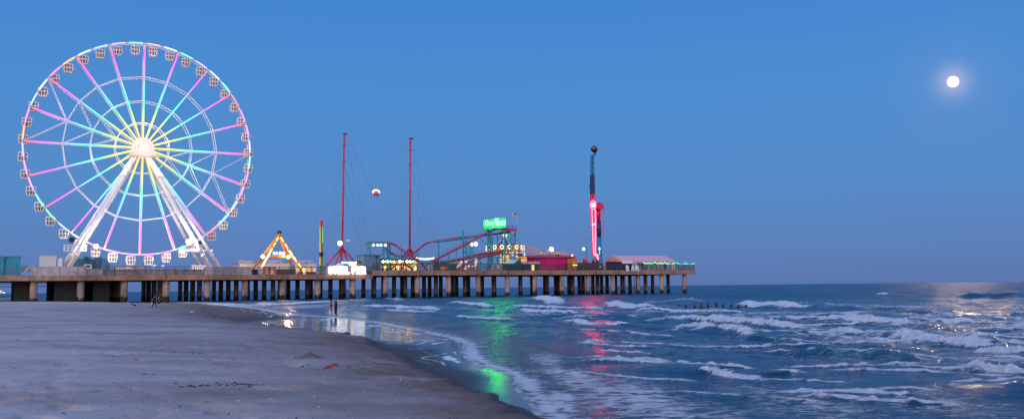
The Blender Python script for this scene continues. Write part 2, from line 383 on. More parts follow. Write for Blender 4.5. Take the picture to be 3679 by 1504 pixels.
gf.bar((0,-1.0,-.12),(0,1.0,-.12),.16); 
for y in (-.5,.5): gf.bar((0,y,-.1),(0,y,zt_),.12)
vs=[]
for z,w in lev:
    w*=.94; vs += [(-w,-DP*w,z),(w,-DP*w,z),(w,DP*w,z),(-w,DP*w,z)]
gw.add(vs,[(4*j+i,4*j+(i+1)%4,4*j+4+(i+1)%4,4*j+4+i) for j in range(2) for i in range(4)])
gr.lathe((0,0,zt_),[(TW*1.32,0),(TW*1.28,.12),(TW*.7,.34),(.2,.38)],12,(1,.85))
mf=gf.mesh('gondola',M['white']); mw=gw.mesh('window',M['pane']); mr=gr.mesh('roof',M['white'])
for k in range(40):
    c=wp(R(9*k+4.5),RW-.1,0)-ORG[wheel.name]
    g=meshobj('gondola',mf,wheel,c); meshobj('window',mw,g); meshobj('roof',mr,g)

# unseen point lights added before the LED strips to brighten the steelwork
for k,fr_,e in [(q,.22,300) for q in (0,4,8,12,16)]+[(q+2,.5,340) for q in (0,4,8,12,16)]+[(q,.8,420) for q in (0,4,8,12,16)]:
    L_=bpy.data.lights.new('spoke_fill_light','POINT'); L_.energy=e; L_.color=tuple(.35+.65*c for c in hue(fr_)); L_.shadow_soft_size=.4
    o=bpy.data.objects.new('spoke_fill_light',L_); COL.objects.link(o); o.parent=wheel; o.location=wp(R(18*k+4),fr_*RW,-yoff(fr_*RW)-2.0)-ORG[wheel.name]
L_=bpy.data.lights.new('hub_fill_light','POINT'); L_.energy=1500; L_.color=(1,.60,.42); L_.shadow_soft_size=.6; o=bpy.data.objects.new('hub_fill_light',L_); COL.objects.link(o); o.parent=wheel; o.location=wp(0,0,-8.5)-ORG[wheel.name]  # unseen fill added in front of the hub
# ------------------------------------------------------------------ left deck: walls, sheds, screens
def wallthing(name,label,cat,x0,x1,y0,y1,d,dep,m,group=None):
    b=pp((x0+x1)/2,y1,d); q=MB(); q.pbox(x0,y0,x1,y1,d,dep); return single(name,q,m,(b[0],d,b[2]),label,cat,group)
def parapet(label,x0,x1,y0,d,joints):
    a=sx(x0,d); b=sx(x1,d); zt=pp((x0+x1)/2,y0,d)[2]; t=thing('parapet_wall',label,'wall',((a+b)/2,d,ZLT))
    m=MB(); w=(b-a)/joints
    for i in range(joints): m.box((a+w*i+.03,d,ZLT+.03),(a+w*(i+1)-.03,d+.4,zt-.2))
    part('wall_panel',m,M['parapet'],t); m=MB(); m.box((a-.05,d-.08,zt-.2),(b+.05,d+.48,zt)); part('coping',m,M['parapet'],t); return t
parapet('pale concrete parapet below the white shed and the near foot of the big wheel',109,310,957,.15,6)
parapet('short low concrete parapet between long pale parapet and the panelled one',311,370,966,.5,2)
parapet('long grey panelled parapet with mesh railing, below the middle of the big wheel',371,733,966,.9,14)
parapet('pale concrete parapet at the seaward foot of the big wheel',735,904,957.5,.15,5)
def railing(label,s0,s1,d,z0,h,step,bal,m=None,group='pier edge railings'):
    t=thing('railing',label,'railing',((s0+s1)/2,d,z0),group); m=m or M['fence']; n=max(1,int(round((s1-s0)/step)))
    q=MB(); 
    for z in (h,h*.55,.12): q.bar((s0,d,z0+z),(s1,d,z0+z),.13 if z==h else .08)
    k=int((s1-s0)/bal)
    for i in range(k): x=s0+(s1-s0)*(i+.5)/k; q.bar((x,d,z0+.1),(x,d,z0+h),.075,.05)
    part('rail',q,m,t); me=None
    for i in range(n+1):
        q=MB(); x=s0+(s1-s0)*i/n; q.bar((x,d,z0),(x,d,z0+h+.08),.12); part('post',q,m,t)
    return t
railing('dark mesh railing in front of the long panelled parapet under the wheel',sx(371,.2),sx(733,.2),.3,ZLT,2.35,2.6,.6)
railing('dark railing between the wheel and the white lit name sign',sx(925,.3),sx(1336,.3),.3,ZLT,2.3,3.2,.3)
railing('dark railing along the edge of the high deck from coaster to blue container',SJ+.3,sx(2238,.3),.3,ZRT,2.25,3.0,.26)
railing('dark railing at the sea end of the pier beside the striped tent',sx(2300,.3),SE-.2,.3,ZRT,2.2,2.6,.22)
# white shed by the wheel
t=thing('control_shed','white ribbed metal shed beside the landward foot of the wheel','shed',(sx(172,5),5,ZLT))
m=MB(); m.pbox(141,917,204,960,4.6,5); part('wall',m,stripes('white_ribbed_siding',(.72,.7,.72),(.62,.6,.63),.5),t)
a=pp(141,917,4.6); b=pp(204,917,4.6); m=MB(); m.box((a[0]-.1,4.5,a[2]),(b[0]+.1,9.7,a[2]+.18)); part('roof',m,M['roofgrey'],t)
m=MB(); m.pbox(205,927,224,960,5.2,3); part('annex',m,M['white'],t)
# teal hoarding at far left
t=thing('teal_kiosk','long teal shed with a lamp pole behind a wire railing at the landward end','kiosk',(sx(20,3),3,ZLT))
m=MB(); m.pbox(-150,920,75,987,3,6); part('wall',m,M['tealwall'],t)
a=pp(-150,920,3); b=pp(75,920,3); m=MB(); m.box((a[0],2.9,a[2]),(b[0]+.08,9.1,a[2]+.15)); part('roof',m,M['slate'],t)
for x in (-40,0,38,74):
    q=MB(); q.pbox(x-.6,921,x+.6,987,2.94,.06); part('panel_joint',q,M['slate'],t)
q=MB(); q.pbox(46,948,58,987,2.9,.1); part('door',q,M['slate'],t)
m=MB(); p=pp(16,960,2.7); m.bar((p[0],2.8,ZLT),(p[0],2.8,ZLT+5.0),.16); part('pole',m,M['dark'],t)
m=MB(); m.box((p[0]-.05,2.2,ZLT+4.9),(p[0]+.35,2.95,ZLT+5.1)); part('lamp_head',m,M['offwhite'],t)
railing('thin wire railing in front of the long teal shed',SL,sx(74,.3),.3,ZLT,2.0,3.0,.8,M['slate'])
wallthing('white_van_box','low white box body parked beside the teal shed','trailer',78,120,952,975,8,3,M['offwhite'])
m=MB(); p=pp(78,985,.9); q=pp(104,960,.9); m.bar((p[0],.9,p[2]),(q[0],.9,q[2]),.2); m.bar((p[0],1.6,p[2]),(q[0],1.6,q[2]),.2)
for k in range(6):
    c=p.lerp(q,k/5.0); m.box((c[0]-.15,.9,c[2]),(c[0]+.15,1.6,c[2]+.06))
single('access_stair',m,M['offwhite'],(p[0],.9,p[2]),'small pale metal stair up to the wheel platform','stair')
# netting screen
t=thing('netting_screen','tall blue-grey netting on thin posts behind the wheel gondolas','netting',(sx(330,20),20,ZLT))
m=MB(); n=40; s0=sx(255,20); s1=sx(392,20)
vs=[];fs=[]
for i in range(n+1):
    s=s0+(s1-s0)*i/n; sag=.25*math.sin(i*.9)+.35*math.cos(i*.31); zt=ZLT+5.3+.35*math.sin(i*.5)
    vs+=[(s,20+sag,ZLT),(s,20+sag*.4,zt),(s,20.06+sag,ZLT),(s,20.06+sag*.4,zt)]
for i in range(n):
    q=4*i; fs+=[(q,q+4,q+5,q+1),(q+2,q+3,q+7,q+6),(q+1,q+5,q+7,q+3)]
m.add(vs,fs); part('net',m,M['net'],t)
for k in range(4):
    m=MB(); s=s0+(s1-s0)*k/3; m.tube((s,20.6,ZLT),(s,20.6,ZLT+6),.12,8); part('post',m,M['slate'],t)
# low white ride office building behind the orange ride
t=thing('low_building','long low white flat-roofed building with roof rails behind the orange ride','building',(sx(1000,24),24,ZLT))
m=MB(); m.pbox(860,946,1137,985,24,10); part('wall',m,M['offwhite'],t)
m=MB(); a=pp(858,946,24); b=pp(1140,946,24); m.box((a[0],23.9,a[2]),(b[0],34.1,a[2]+.25)); part('roof',m,M['roofgrey'],t)
for x0,x1 in ((861,910),(966,1012),(1075,1125)):
    m=MB(); p=pp(x0,945,25); q=pp(x1,945,25); zt=pp(x0,935,25)[2]
    for y in (25,28):
        for z in (zt,(zt+p[2])/2): m.bar((p[0],y,z),(q[0],y,z),.12)
        for k in range(4): s=p[0]+(q[0]-p[0])*k/3; m.bar((s,y,p[2]-.1),(s,y,zt),.12)
    part('roof_rail',m,M['offwhite'],t)
for x in (877,1000,1030,1105): 
    m=MB(); m.pbox(x-4,941,x+4,946.5,26,1.2); part('roof_vent',m,M['dark'],t)
m=MB()
for x in (1065,1093,1108,1126): m.pbox(x,964,x+9,975,23.7,.25)
part('window',m,emit('warm_window',(1,.6,.25),1.1),t)
# ticket kiosk and small clutter on that deck
t=thing('ticket_stall','red and white stall with a flat awning at the foot of the orange ride','stall',(sx(972,6),6,ZLT))
m=MB(); m.pbox(953,958,990,982,6,3); part('wall',m,stripes('stall_stripes',(.7,.66,.66),(.45,.05,.06),1.6),t)
m=MB(); m.pbox(952,955.5,992,959,5.2,4.6); part('awning',m,M['offwhite'],t)
wallthing('equipment_cabinet','pale grey upright cabinet at the end of the seaward parapet','cabinet',927,941,959,984,3,1.2,M['offwhite'])
wallthing('wooden_hoarding','brown wooden hoarding panels behind the railing under the orange ride','hoarding',992,1062,966,985,4,.3,M['wood'])
wallthing('operator_booth','small grey operator booth with dark opening beside the orange ride','booth',1041,1060,949,984,5,2.2,M['slate'])
wallthing('generator_box','dark generator box on the deck below the drop tower','generator',1080,1135,975,987,6,2.5,M['wood'])
wallthing('dark_crate','dark blue crates heaped by the cabinet at the parapet end','crate',905,925,966,985,2.5,1.5,M['navy'])
def umbrella(px,py,d,cols,label,r=.85):
    p=pp(px,py,d); t=thing('parasol',label,'parasol',(p[0],d,ZLT),'parasols beneath the wheel')
    m=MB(); m.tube((p[0],d,ZLT),(p[0],d,p[2]+.75),.05,8); part('pole',m,M['offwhite'],t)
    n=12; m=MB(); z=p[2]
    for j,(r0,h0,r1,h1) in enumerate([(r,0,r*.62,.42),(r*.62,.42,r*.3,.65),(r*.3,.65,.03,.8)]):
        vs=[];fs=[]
        for i in range(n):
            g=2*math.pi*i/n; vs+=[(p[0]+r0*math.cos(g),d+r0*math.sin(g),z+h0*.6),(p[0]+r1*math.cos(g),d+r1*math.sin(g),z+h1*.6)]
        for i in range(n): k=(i+1)%n; fs.append((2*i,2*k,2*k+1,2*i+1))
        m.col=cols[j]; m.add(vs,fs)
    me,nt,b=_new('parasol_cloth'); a=N(nt,'ShaderNodeAttribute',attribute_name='col'); nt.links.new(a.outputs['Color'],b.inputs['Base Color'])
    part('canopy',m,me,t)
umbrella(554,955,9,[(.7,.68,.7),(.03,.06,.3),(.75,.45,.04)],'parasol with yellow crown and blue and white bands under the wheel')
umbrella(586,957,9,[(.7,.68,.7),(.04,.2,.5),(.05,.3,.6)],'parasol with blue crown and white rim under the wheel',.75)
for x0,x1,lb in ((415,520,'low white ride body showing behind the mesh railing at the wheel bottom'),(690,740,'white boarding hut at the seaward feet of the wheel')):
    wallthing('boarding_platform',lb,'platform',x0,x1,952 if x0>500 else 957,966,15,3,M['offwhite'])
m=MB(); p=pp(304,950,6); q=pp(327,962,6)
for z in (p[2],q[2]): m.bar((p[0],6,z),(q[0],6,z),.18)
for s in (p[0],q[0]): m.bar((s,6,ZLT),(s,6,p[2]),.18)
single('metal_gate',m,M['white'],(p[0],6,ZLT),'small white square metal frame on the deck between two parapets','gate')
# ------------------------------------------------------------------ orange pendulum ride
t=thing('pendulum_ride','orange A-frame pendulum ride strung with lit bulbs','pendulum ride',(sx(1003,10),10,ZLT))
ap=pp(1003,846,9); apb=pp(1003,846,15)
legs=[((998,852,9),(935,966,5)),((1006,852,9),(1096,985,5)),((996,850,15),(912,962,21)),((1004,850,15),(1050,962,21))]
for a,b in legs:
    p=pp(*a); q=pp(*b); k=(ZLT+.1-q[2])/(q[2]-p[2]); q=q+(q-p)*k; m=MB(); m.tube(p,q,.36,12); m.tube(q-Vector((0,0,.1)),q+Vector((0,0,.3)),.9,12); part('leg',m,M['orange'],t,True)
m=MB(); m.tube(ap,apb,.75,14); part('axle',m,M['orange'],t,True)
m=MB(); p=pp(969,920,7.2); q=pp(1052,922,7.2); m.tube(p,q,.38,10); part('cross_tube',m,M['orange'],t,True)
m=MB(); c=pp(1003,836,10); m.ball(c,.75,14); m.tube(c-Vector((0,0,1.5)),c,.4,10); part('counterweight',m,M['dark'],t,True)
m=MB(); m.ball(c+Vector((.2,-.55,-.75)),.5,12); part('cap_lamp',m,M['white'],t,True)
bc=[(1,.75,.1),(1,.5,.08),(1,.9,.35),(1,.75,.1),(1,.25,.1),(.6,.3,1),(1,.8,.2)]
for (a,b),w in zip(legs[:2],(1,.8)):
    p=pp(*a); q=pp(*b); m=MB(); n=34
    for i in range(n):
        k=(i+.6)/n
        if w==1 and k>.42 and k<.9: m.col=[(1,.8,.25),(1,.7,.15),(1,.9,.5)][i%3]
        elif (i//2)%3==2: continue
        else: m.col=bc[(i//2)%7] if w==1 else [(1,.75,.15),(1,.6,.1),(.45,.5,1),(1,.75,.2),(1,.2,.25),(.5,1,.7)][(i//2)%6]
        c=p.lerp(q,k)+Vector((0,-.6,0)); m.ball(c,.26 if w==1 and .42<k<.9 else .22,8)
    part('bulb_string',m,M['bulb'],t)
for x,y,d in ((944,921,14),(1036,922,7)):
    m=MB(); m.ball(pp(x,y,d),.6,12); part('flood_lamp',m,emit('amber_flood',(1,.66,.3),5),t,True)
for x,y,d in ((944,921,13),(1036,922,6)):
    L_=bpy.data.lights.new('amber_light','POINT'); L_.energy=2800; L_.color=(1,.62,.32); L_.shadow_soft_size=.6; o=bpy.data.objects.new('amber_light',L_); COL.objects.link(o); o.parent=t; o.location=pp(x,y,d)+Vector((0,-1.0,.2))-ORG[t.name]
m=MB(); m.ball(pp(1091,967,4.6),.35,10); part('flood_lamp',m,emit('amber_flood_small',(1,.5,.1),4),t,True)
p=pp(979,917,7); q=pp(1024,903,7); 
me=text_mesh('Salt Daly',q[2]-p[2],.12,emit('cyan_sign',(.4,1,1),1.8),.03,(q[0]-p[0]),.2)
meshobj('lit_lettering',me,t,Vector((p[0],6.7,p[2]))-ORG[t.name],(0,0,0))
# text mesh built in x,z with thickness in y
# ------------------------------------------------------------------ yellow and green drop tower
t=thing('drop_tower','slim yellow and green tower with a red cap between orange ride and red mast','drop tower',(sx(1154,8),8,ZLT))
a=pp(1150.5,985,8); b=pp(1159.5,812,8); x0,x1=a[0],pp(1159.5,985,8)[0]; zt=b[2]; w=(x1-x0)
m=MB(); m.box((x0,8,ZLT),(x0+w*.48,8.9,zt)); part('column',m,M['yellow'],t)
m=MB(); m.box((x0+w*.5,8,ZLT),(x1,8.9,zt)); m.box((x0-.12,7.9,ZLT),(x1+.12,9,ZLT+3.0)); part('column',m,M['green'],t)
m=MB(); m.bar((x0+w*.24,7.96,ZLT+3.1),(x0+w*.24,7.96,zt),.1); part('guide_rail',m,M['dark'],t)
m=MB(); z=pp(1155,913,8)[2]; m.box((x0-.12,7.85,z-.6),(x1+.12,9.05,z+.6)); part('band',m,M['dark'],t)
m=MB(); m.lathe(((x0+x1)/2,8.45,zt),[(w*.56,0),(w*.56,.35),(w*.46,.6),(w*.62,1.0),(w*.62,1.5),(w*.35,1.8)],16); part('cap',m,M['red'],t)
m=MB(); m.bar((x1-.12,7.93,zt-5.2),(x1-.12,7.93,zt-.3),.13); part('light_strip',m,emit('green_strip',(.05,.9,.3),.9),t)
# ------------------------------------------------------------------ slingshot: two red masts, cables, capsule
def mast(label,apx,top,feet,d,lv,z0):
    ap=pp(*apx,d); tp=pp(*top,d); t=thing('slingshot_mast',label,'mast',(ap[0],d,z0),'red slingshot masts')
    m=MB(); m.tube(ap-Vector((0,0,.4)),tp,.33,12,.27); part('pole',m,M['red'],t,True)
    for k in (.28,.52,.76,.9):
        m=MB(); c=ap.lerp(tp,k); m.tube(c-Vector((0,0,.2)),c+Vector((0,0,.2)),.42,12); m.box(c+Vector((-.2,-.2,-.08)),c+Vector((.75,.2,.08))); part('collar',m,M['red'],t)
    m=MB(); m.box(tp+Vector((-.35,-.25,-.1)),tp+Vector((.7,.25,.25))); m.tube(tp+Vector((.6,-.3,.15)),tp+Vector((.6,.3,.15)),.3,12); part('pulley_head',m,M['dark'],t)
    for (fx,fy,fd) in feet:
        q=pp(fx,fy,fd); k=max(0,(z0+.1-q[2])/(q[2]-ap[2])); q=q+(q-ap)*k; m=MB(); m.tube(ap,q,.27,10); part('leg',m,M['red'],t,True)
    m=MB(); m.lathe(ap-Vector((0,0,.6)),[(.5,0),(.6,.5),(.36,1.3)],12); part('hub_joint',m,M['red'],t)
    m=MB()
    for k in (.52,.76,1.0):
        c=ap.lerp(tp,k)
        for dx,dy in ((-9,-8),(-13,4),(9,-8),(13,4)):
            kk=.55+.45*k; m.tube(c,(ap[0]+dx*kk,max(1.0,d+dy*kk),z0+.1),.028,4,cap=False)
    part('guy_cable',m,M['cable'],t)
    return tp
tp1=mast('tall red mast with splayed legs behind the white lit name sign',(1229,888),(1237,482),[(1165,962,9),(1203,956,8),(1229,950,15),(1253,945,20),(1279,945,17)],14,None,ZLT)
tp2=mast('tall red mast with splayed legs rising behind the coaster station',(1472,891),(1474,499),[(1438,930,10),(1458,930,8),(1472,930,15),(1487,930,20),(1502,930,16)],14,None,ZRT)
c=pp(1350,693,14); t=thing('slingshot_capsule','round open capsule with a white lit arch hung on two ropes between red masts','ride capsule',tuple(c))
m=MB(); n=14
pts=[c+Vector((1.15*math.cos(R(a)),-.35,.95*math.sin(R(a)))) for a in range(5,176,10)]; m.path(pts,.2,8); part('light_arch',m,emit('arch_light',(1,.82,.62),4),t)
m=MB()
for g in range(0,180,30):
    m.path([c+Vector((1.05*math.cos(R(a))*math.cos(R(g)),1.05*math.cos(R(a))*math.sin(R(g)),1.0*math.sin(R(a)))) for a in range(0,361,20)],.05,5)
part('cage',m,M['orange'],t)
for s in (-.5,.5):
    m=MB(); m.ball(c+Vector((s*.9,-.2,-.45)),.45,10,(.9,1,1.1)); m.box(c+Vector((s*.9-.25,-.75,-1.15)),c+Vector((s*.9+.25,-.3,-.6))); part('seat',m,mat('dark_red_seat',(.45,.10,.06)),t)
m=MB()
for s,tp in ((-1,tp1+Vector((.8,0,.2))),(1,tp2+Vector((-.4,0,.2)))):
    m.tube(c+Vector((s*1.1,0,.3)),tp,.05,5); m.tube(c+Vector((s*1.15,0,.2)),c+(tp-c).normalized()*2.2+Vector((s*.2,0,0)),.12,6)
part('bungee_rope',m,M['cable'],t)
# ------------------------------------------------------------------ white lit name sign
t=thing('name_sign','big glowing white letters standing on the pier edge below the red mast','sign',(sx(1250,-.3),-.3,ZLT))
a=pp(1180,983,-.35); b=pp(1315,957,-.35)
wl=emit('white_letter_light',(1,.97,.94),9)
x=a[0]; tot=b[0]-a[0]
for word,f0,f1 in (('STEEL',0,.555),('PIER',.625,1.0)):
    n=len(word); w=(f1-f0)*tot/n
    for i,ch in enumerate(word):
        ww=w*(.78 if ch!='I' else .26); me=text_mesh(ch,b[2]-a[2],.5,wl,.02,ww)
        meshobj('letter',me,t,Vector((a[0]+f0*tot+i*w+(w-ww)/2,-.35,a[2]))-ORG[t.name])
m=MB(); m.box((a[0]-.8,.02,a[2]-.2),(b[0]+.5,.16,b[2]+.15)); part('backing_panel',m,mat('grey_backing_panel',(.12,.115,.12),.6,.1),t)
m=MB()
for k in range(11): s=a[0]+tot*k/10; m.bar((s,.25,ZLT),(s,.25,b[2]),.1)
part('support_frame',m,M['dark'],t)
# stalls behind the sign
t=thing('canopy_stall','white peaked stall canopy behind the glowing name sign','stall',(sx(1217,8),8,ZLT))
p=pp(1217,944,9); m=MB(); w=2.6; z=p[2]; y=9
m.add([(p[0]-w,y-w,z-1.5),(p[0]+w,y-w,z-1.5),(p[0]+w,y+w,z-1.5),(p[0]-w,y+w,z-1.5),(p[0]-.2,y,z),(p[0]+.2,y,z)],[(0,1,5,4),(1,2,5),(2,3,4,5),(3,0,4)]); m.box((p[0]-w,y-w,z-1.9),(p[0]+w,y+w,z-1.5)); part('canopy',m,M['white'],t)
m=MB()
for i in (-1,1):
    for j in (-1,1): m.bar((p[0]+i*w*.95,y+j*w*.95,ZLT),(p[0]+i*w*.95,y+j*w*.95,z-1.5),.1)
part('post',m,M['white'],t)
t=thing('green_canopy_stall','small stall with a pointed green canopy above the name sign','stall',(sx(1241,6),6,ZLT))
p=pp(1241,946,6); m=MB(); w=1.7; z=p[2]; y=6
m.lathe((p[0],y,z-1.1),[(w,-.3),(w,0),(w*.5,.5),(.05,1.1)],8); part('canopy',m,M['green'],t)
m=MB(); m.cyl((p[0],y,ZLT),.9,z-1.2-ZLT,8); part('counter',m,M['offwhite'],t)
t=thing('food_stand','long stand with a lit fascia of coloured bulbs and warm counter behind the name sign','food stand',(sx(1263,12),12,ZLT))
m=MB(); m.pbox(1233,945,1288,985,12,4); part('wall',m,M['offwhite'],t)
m=MB()
for i in range(22):
    m.col=[(1,.9,.9),(.5,1,1),(1,.5,.7),(.6,1,.8),(1,1,.95)][i%5]; p=pp(1229+2.7*i,942,11.8); m.ball(p,.22,8)
part('bulb_string',m,M['bulb'],t)
m=MB(); m.pbox(1255,948,1288,954,11.8,.1); part('lit_counter',m,emit('warm_counter',(1,.75,.5),1.6),t)
t=thing('round_kiosk','small khaki kiosk with a dark pointed roof next to the grey-blue shed','kiosk',(sx(1300,5),5,ZLT))
p=pp(1301,942,5); m=MB(); m.box((p[0]-1.1,5,ZLT),(p[0]+1.1,7,p[2])); part('wall',m,mat('khaki_wall',(.33,.29,.2)),t)
m=MB(); m.lathe((p[0],6,p[2]),[(1.6,0),(1.5,.1),(.1,.75)],8); part('roof',m,M['dark'],t)
# ------------------------------------------------------------------ grey-blue shed
t=thing('grey_blue_shed','plain grey-blue plank shed beneath the end of the coaster','shed',(sx(1338,2.6),2.6,ZLT))
m=MB(); m.pbox(1307,917.5,1366,981,2.6,6); part('wall',m,M['slate'],t)
p=pp(1306,917,2.6); q=pp(1372,917,2.6); m=MB(); m.box((p[0],2.4,p[2]),(q[0],8.8,p[2]+.16)); part('roof',m,M['dark'],t)
# ------------------------------------------------------------------ roller coaster
def smooth(pts,n=6):
    P=[Vector(p) for p in pts]; P=[P[0]*2-P[1]]+P+[P[-1]*2-P[-2]]; out=[]
    for i in range(1,len(P)-2):
        for k in range(n):
            t=k/n; a,b,c,d=P[i-1:i+3]; out.append(.5*((2*b)+(c-a)*t+(2*a-5*b+4*c-d)*t*t+(3*b-a-3*c+d)*t**3))
    out.append(P[-2]); return out
co=thing('roller_coaster','roller coaster with magenta track on teal steel supports and tall sign tower','roller coaster',(sx(1580,9),9,ZRT))
def track(pts,spine=True,w=.85,mm='track'):
    P=smooth([pp(*p) for p in pts]); m=MB(); up=Vector((0,0,1))
    for a,b in zip(P[:-1],P[1:]):
        t=(b-a).normalized(); sd=t.cross(up); sd=sd.normalized() if sd.length>.1 else Vector((0,1,0))
        for e in (-1,1): m.tube(a+sd*w*e*.5,b+sd*w*e*.5,.1,6,cap=False)
        if spine: m.tube(a-up*.42,b-up*.42,.17,6,cap=False)
    L=0; last=P[0]
    for a,b in zip(P[:-1],P[1:]):
        L+=(b-a).length
        if L>.9:
            L=0; t=(b-a).normalized(); sd=t.cross(up); sd=sd.normalized() if sd.length>.1 else Vector((0,1,0)); m.bar(b-sd*w*.5,b+sd*w*.5,.12); 
            if spine: m.bar(b-sd*w*.4,b-up*.4,.07); m.bar(b+sd*w*.4,b-up*.4,.07)
    return part('track',m,M[mm],co)
track([(1316,869,7),(1350,869,7),(1385,869,7),(1403,871,7),(1420,878,7),(1440,892,6.5),(1460,905,6),(1480,920,5),(1500,936,4.5),(1518,947,4),(1532,947,4),(1560,934,4.5),(1600,912,5),(1680,871,6),(1740,839,8),(1780,820,10),(1802,814,11)])
track([(1381,887,12),(1392,896,12),(1410,909,12),(1430,916,12),(1450,918,12),(1470,914,12),(1488,905,12),(1504,893,12),(1520,879,12),(1538,869,12),(1560,864.5,12),(1600,858,12),(1640,851,12),(1680,847,12),(1720,842,12),(1750,839,12),(1790,836,12),(1830,826,12)])
track([(1558,936,9),(1600,934,9),(1640,929,9),(1680,921,9),(1720,912,9),(1760,907,9),(1800,902,10)])
track([(1558,939,13),(1600,939,13),(1640,931,13),(1690,917,13),(1730,908,13),(1780,903,13),(1810,898,12)])
track([(1372,948,4),(1410,948,4),(1440,947,4),(1455,948,4),(1470,955,4),(1484,967,4)])
track([(1640,966,4),(1670,948,4),(1700,933,4.5),(1740,919,6),(1790,909,8)])
def strut(pts,r,name='support_column',mm='teal'):
    m=MB(); r=r*.62
    for a,b in pts: m.tube(pp(*a),pp(*b),r,8)
    return part(name,m,M[mm],co)
def col(px,py,d,r): 
    r=.09+r*.36; p=pp(px,py,d); m=MB(); m.tube(p,(p[0],d,ZRT),r,8); m.box((p[0]-r*1.6,d-r*1.6,ZRT),(p[0]+r*1.6,d+r*1.6,ZRT+.15)); return part('support_column',m,M['teal'],co)
# station-end portal frame
for d in (5.5,9):
    strut([((1318,873,d),(1389,873,d)),((1318,890,d),(1378,884,d))]+[((1318+12*i,873,d),(1324+12*i,889,d)) for i in range(5)]+[((1324+12*i,889,d),(1330+12*i,873,d)) for i in range(5)]+[((1318,873,d),(1318,891,d))],.16,'portal_truss')
    strut([((1320,889,d),(1312,919,d)),((1327,889,d),(1333,919,d))],.28,'portal_leg')
    strut([((1381,876,d),(1370,919,d)),((1383,882,d),(1394,920,d)),((1394,920,d),(1406,968,d))],.32,'portal_leg')
m=MB()
for x in (1342,1357,1369,1385): m.ball(pp(x,880,5),.42,10,(1.15,.8,1))
part('portal_lamp',m,emit('portal_light',(.9,1,.92),1.7),co)
for px,py,d,r in ((1379,893,12,.2),(1393,873,8,.38),(1400,873,8,.42),(1392.5,905,12,.16),(1442,893,6.5,.22),(1499,908,12,.18),(1575.5,863,12,.42),(1580,940,9,.35),(1664,826,11,.62),(1676,862,9,.34),(1753,822,10,.55),(1768,850,10,.5),(1813,806,10,.5),(1835,834,8,.28),(1850,834,14,.34),(1787,838,14,.22),(1804,838,16,.2),(1760,840,15,.3),(1690,866,6,.2)): col(px,py,d,r)
for px,d in ((1412,6),(1427,6),(1480,6),(1503,6)):
    pass
strut([((1412,965,5),(1412,914,5)),((1427,965,5),(1427,914,5)),((1412,914,5),(1427,914,5)),((1412,932,5),(1427,914,5)),((1412,914,5),(1427,932,5))],.13,'lattice_frame')
strut([((1489,960,6),(1489,907,6)),((1504,955,6),(1504,906,6)),((1489,907,6),(1504,906,6)),((1491,922,6),(1503,908,6))],.13,'lattice_frame')
strut([((1608.5,914,5),(1608.5,966,5)),((1615,912,5),(1615,966,5))]+[((1608.5,914+7*i,5),(1615,921+7*i,5)) for i in range(7)]+[((1615,914+7*i,5),(1608.5,921+7*i,5)) for i in range(7)],.09,'lattice_tower')
# spines
strut([((1575,868,12),(1650,859,12)),((1650,859,12),(1686,853,12)),((1686,853,12),(1740,846,12)),((1740,846,12),(1834,833,12))],.45,'spine_beam')
strut([((1560,943,10),(1600,943,10)),((1600,943,10),(1650,934,10)),((1650,934,10),(1700,924,10)),((1700,924,10),(1810,910,10))],.42,'spine_beam')
strut([((1562,866,12),(1576,873,12)),((1726,857,8),(1756,886,9)),((1700,888,9),(1664,908,11)),((1690,905,9),(1664,930,11)),((1768,855,10),(1753,900,10)),((1813,880,10),(1850,840,14)),((1813,915,10),(1850,880,14)),((1813,950,10),(1850,915,14)),((1835,862,8),(1850,862,14)),((1768,910,10),(1800,960,6)),((1718,930,7),(1750,968,7)),((1716,930,5),(1748,966,5))],.2,'brace')
m=MB()
for dy in (-7,-11):
    m.path([pp(1560,934+dy,5.4),pp(1600,912+dy,5.6),pp(1680,871+dy,6.6),pp(1740,839+dy,8.4),pp(1780,820+dy,10)],.05,5)
for k in range(15):
    t_=k/14; x=1560+220*t_; y=934-114*t_; m.tube(pp(x,y,5.6+4*t_),pp(x,y-11,5.6+4*t_),.05,5)
part('walkway_rail',m,M['teal'],co)
strut([((1753,840+20*i,10),(1768,858+20*i,10)) for i in range(6)]+[((1768,840+20*i,10),(1753,858+20*i,10)) for i in range(6)]+[((1813,838+22*i,10),(1835,860+22*i,8)) for i in range(5)]+[((1753,862,10),(1813,846,10)),((1753,925,10),(1813,918,10))],.12,'lattice_brace')
strut([((1664,862+18*i,11),(1676,878+18*i,9)) for i in range(5)]+[((1676,862+18*i,9),(1664,878+18*i,11)) for i in range(5)],.1,'lattice_brace')
for px_,py_,d_ in ((1520,934,4.6),(1545,943,5),(1640,890,6),(1700,862,7),(1725,910,9),(1790,902,9.5),(1595,936,9),(1630,930,9)): col(px_,py_+2,d_,.1)
# sign tower platform
m=MB(); a=pp(1798,826,9); b=pp(1857,815,9)
m.add([pp(1798,822,8),pp(1857,826,8),pp(1857,822,14),pp(1798,816,14),pp(1798,828,8),pp(1857,831,8),pp(1857,827,14),pp(1798,822,14)],[(0,1,2,3),(7,6,5,4),(0,4,5,1),(1,5,6,2),(2,6,7,3),(3,7,4,0)])
part('summit_platform',m,M['red'],co)
m=MB()
for d in (8,14):
    for dy in (0,-6.5,-13): m.bar(pp(1798,822+dy,d),pp(1857,824+dy,d),.1)
    for k in range(5): m.bar(pp(1798+14.7*k,823,d),pp(1798+14.7*k,810,d),.1)
part('guard_rail',m,M['dark'],co)
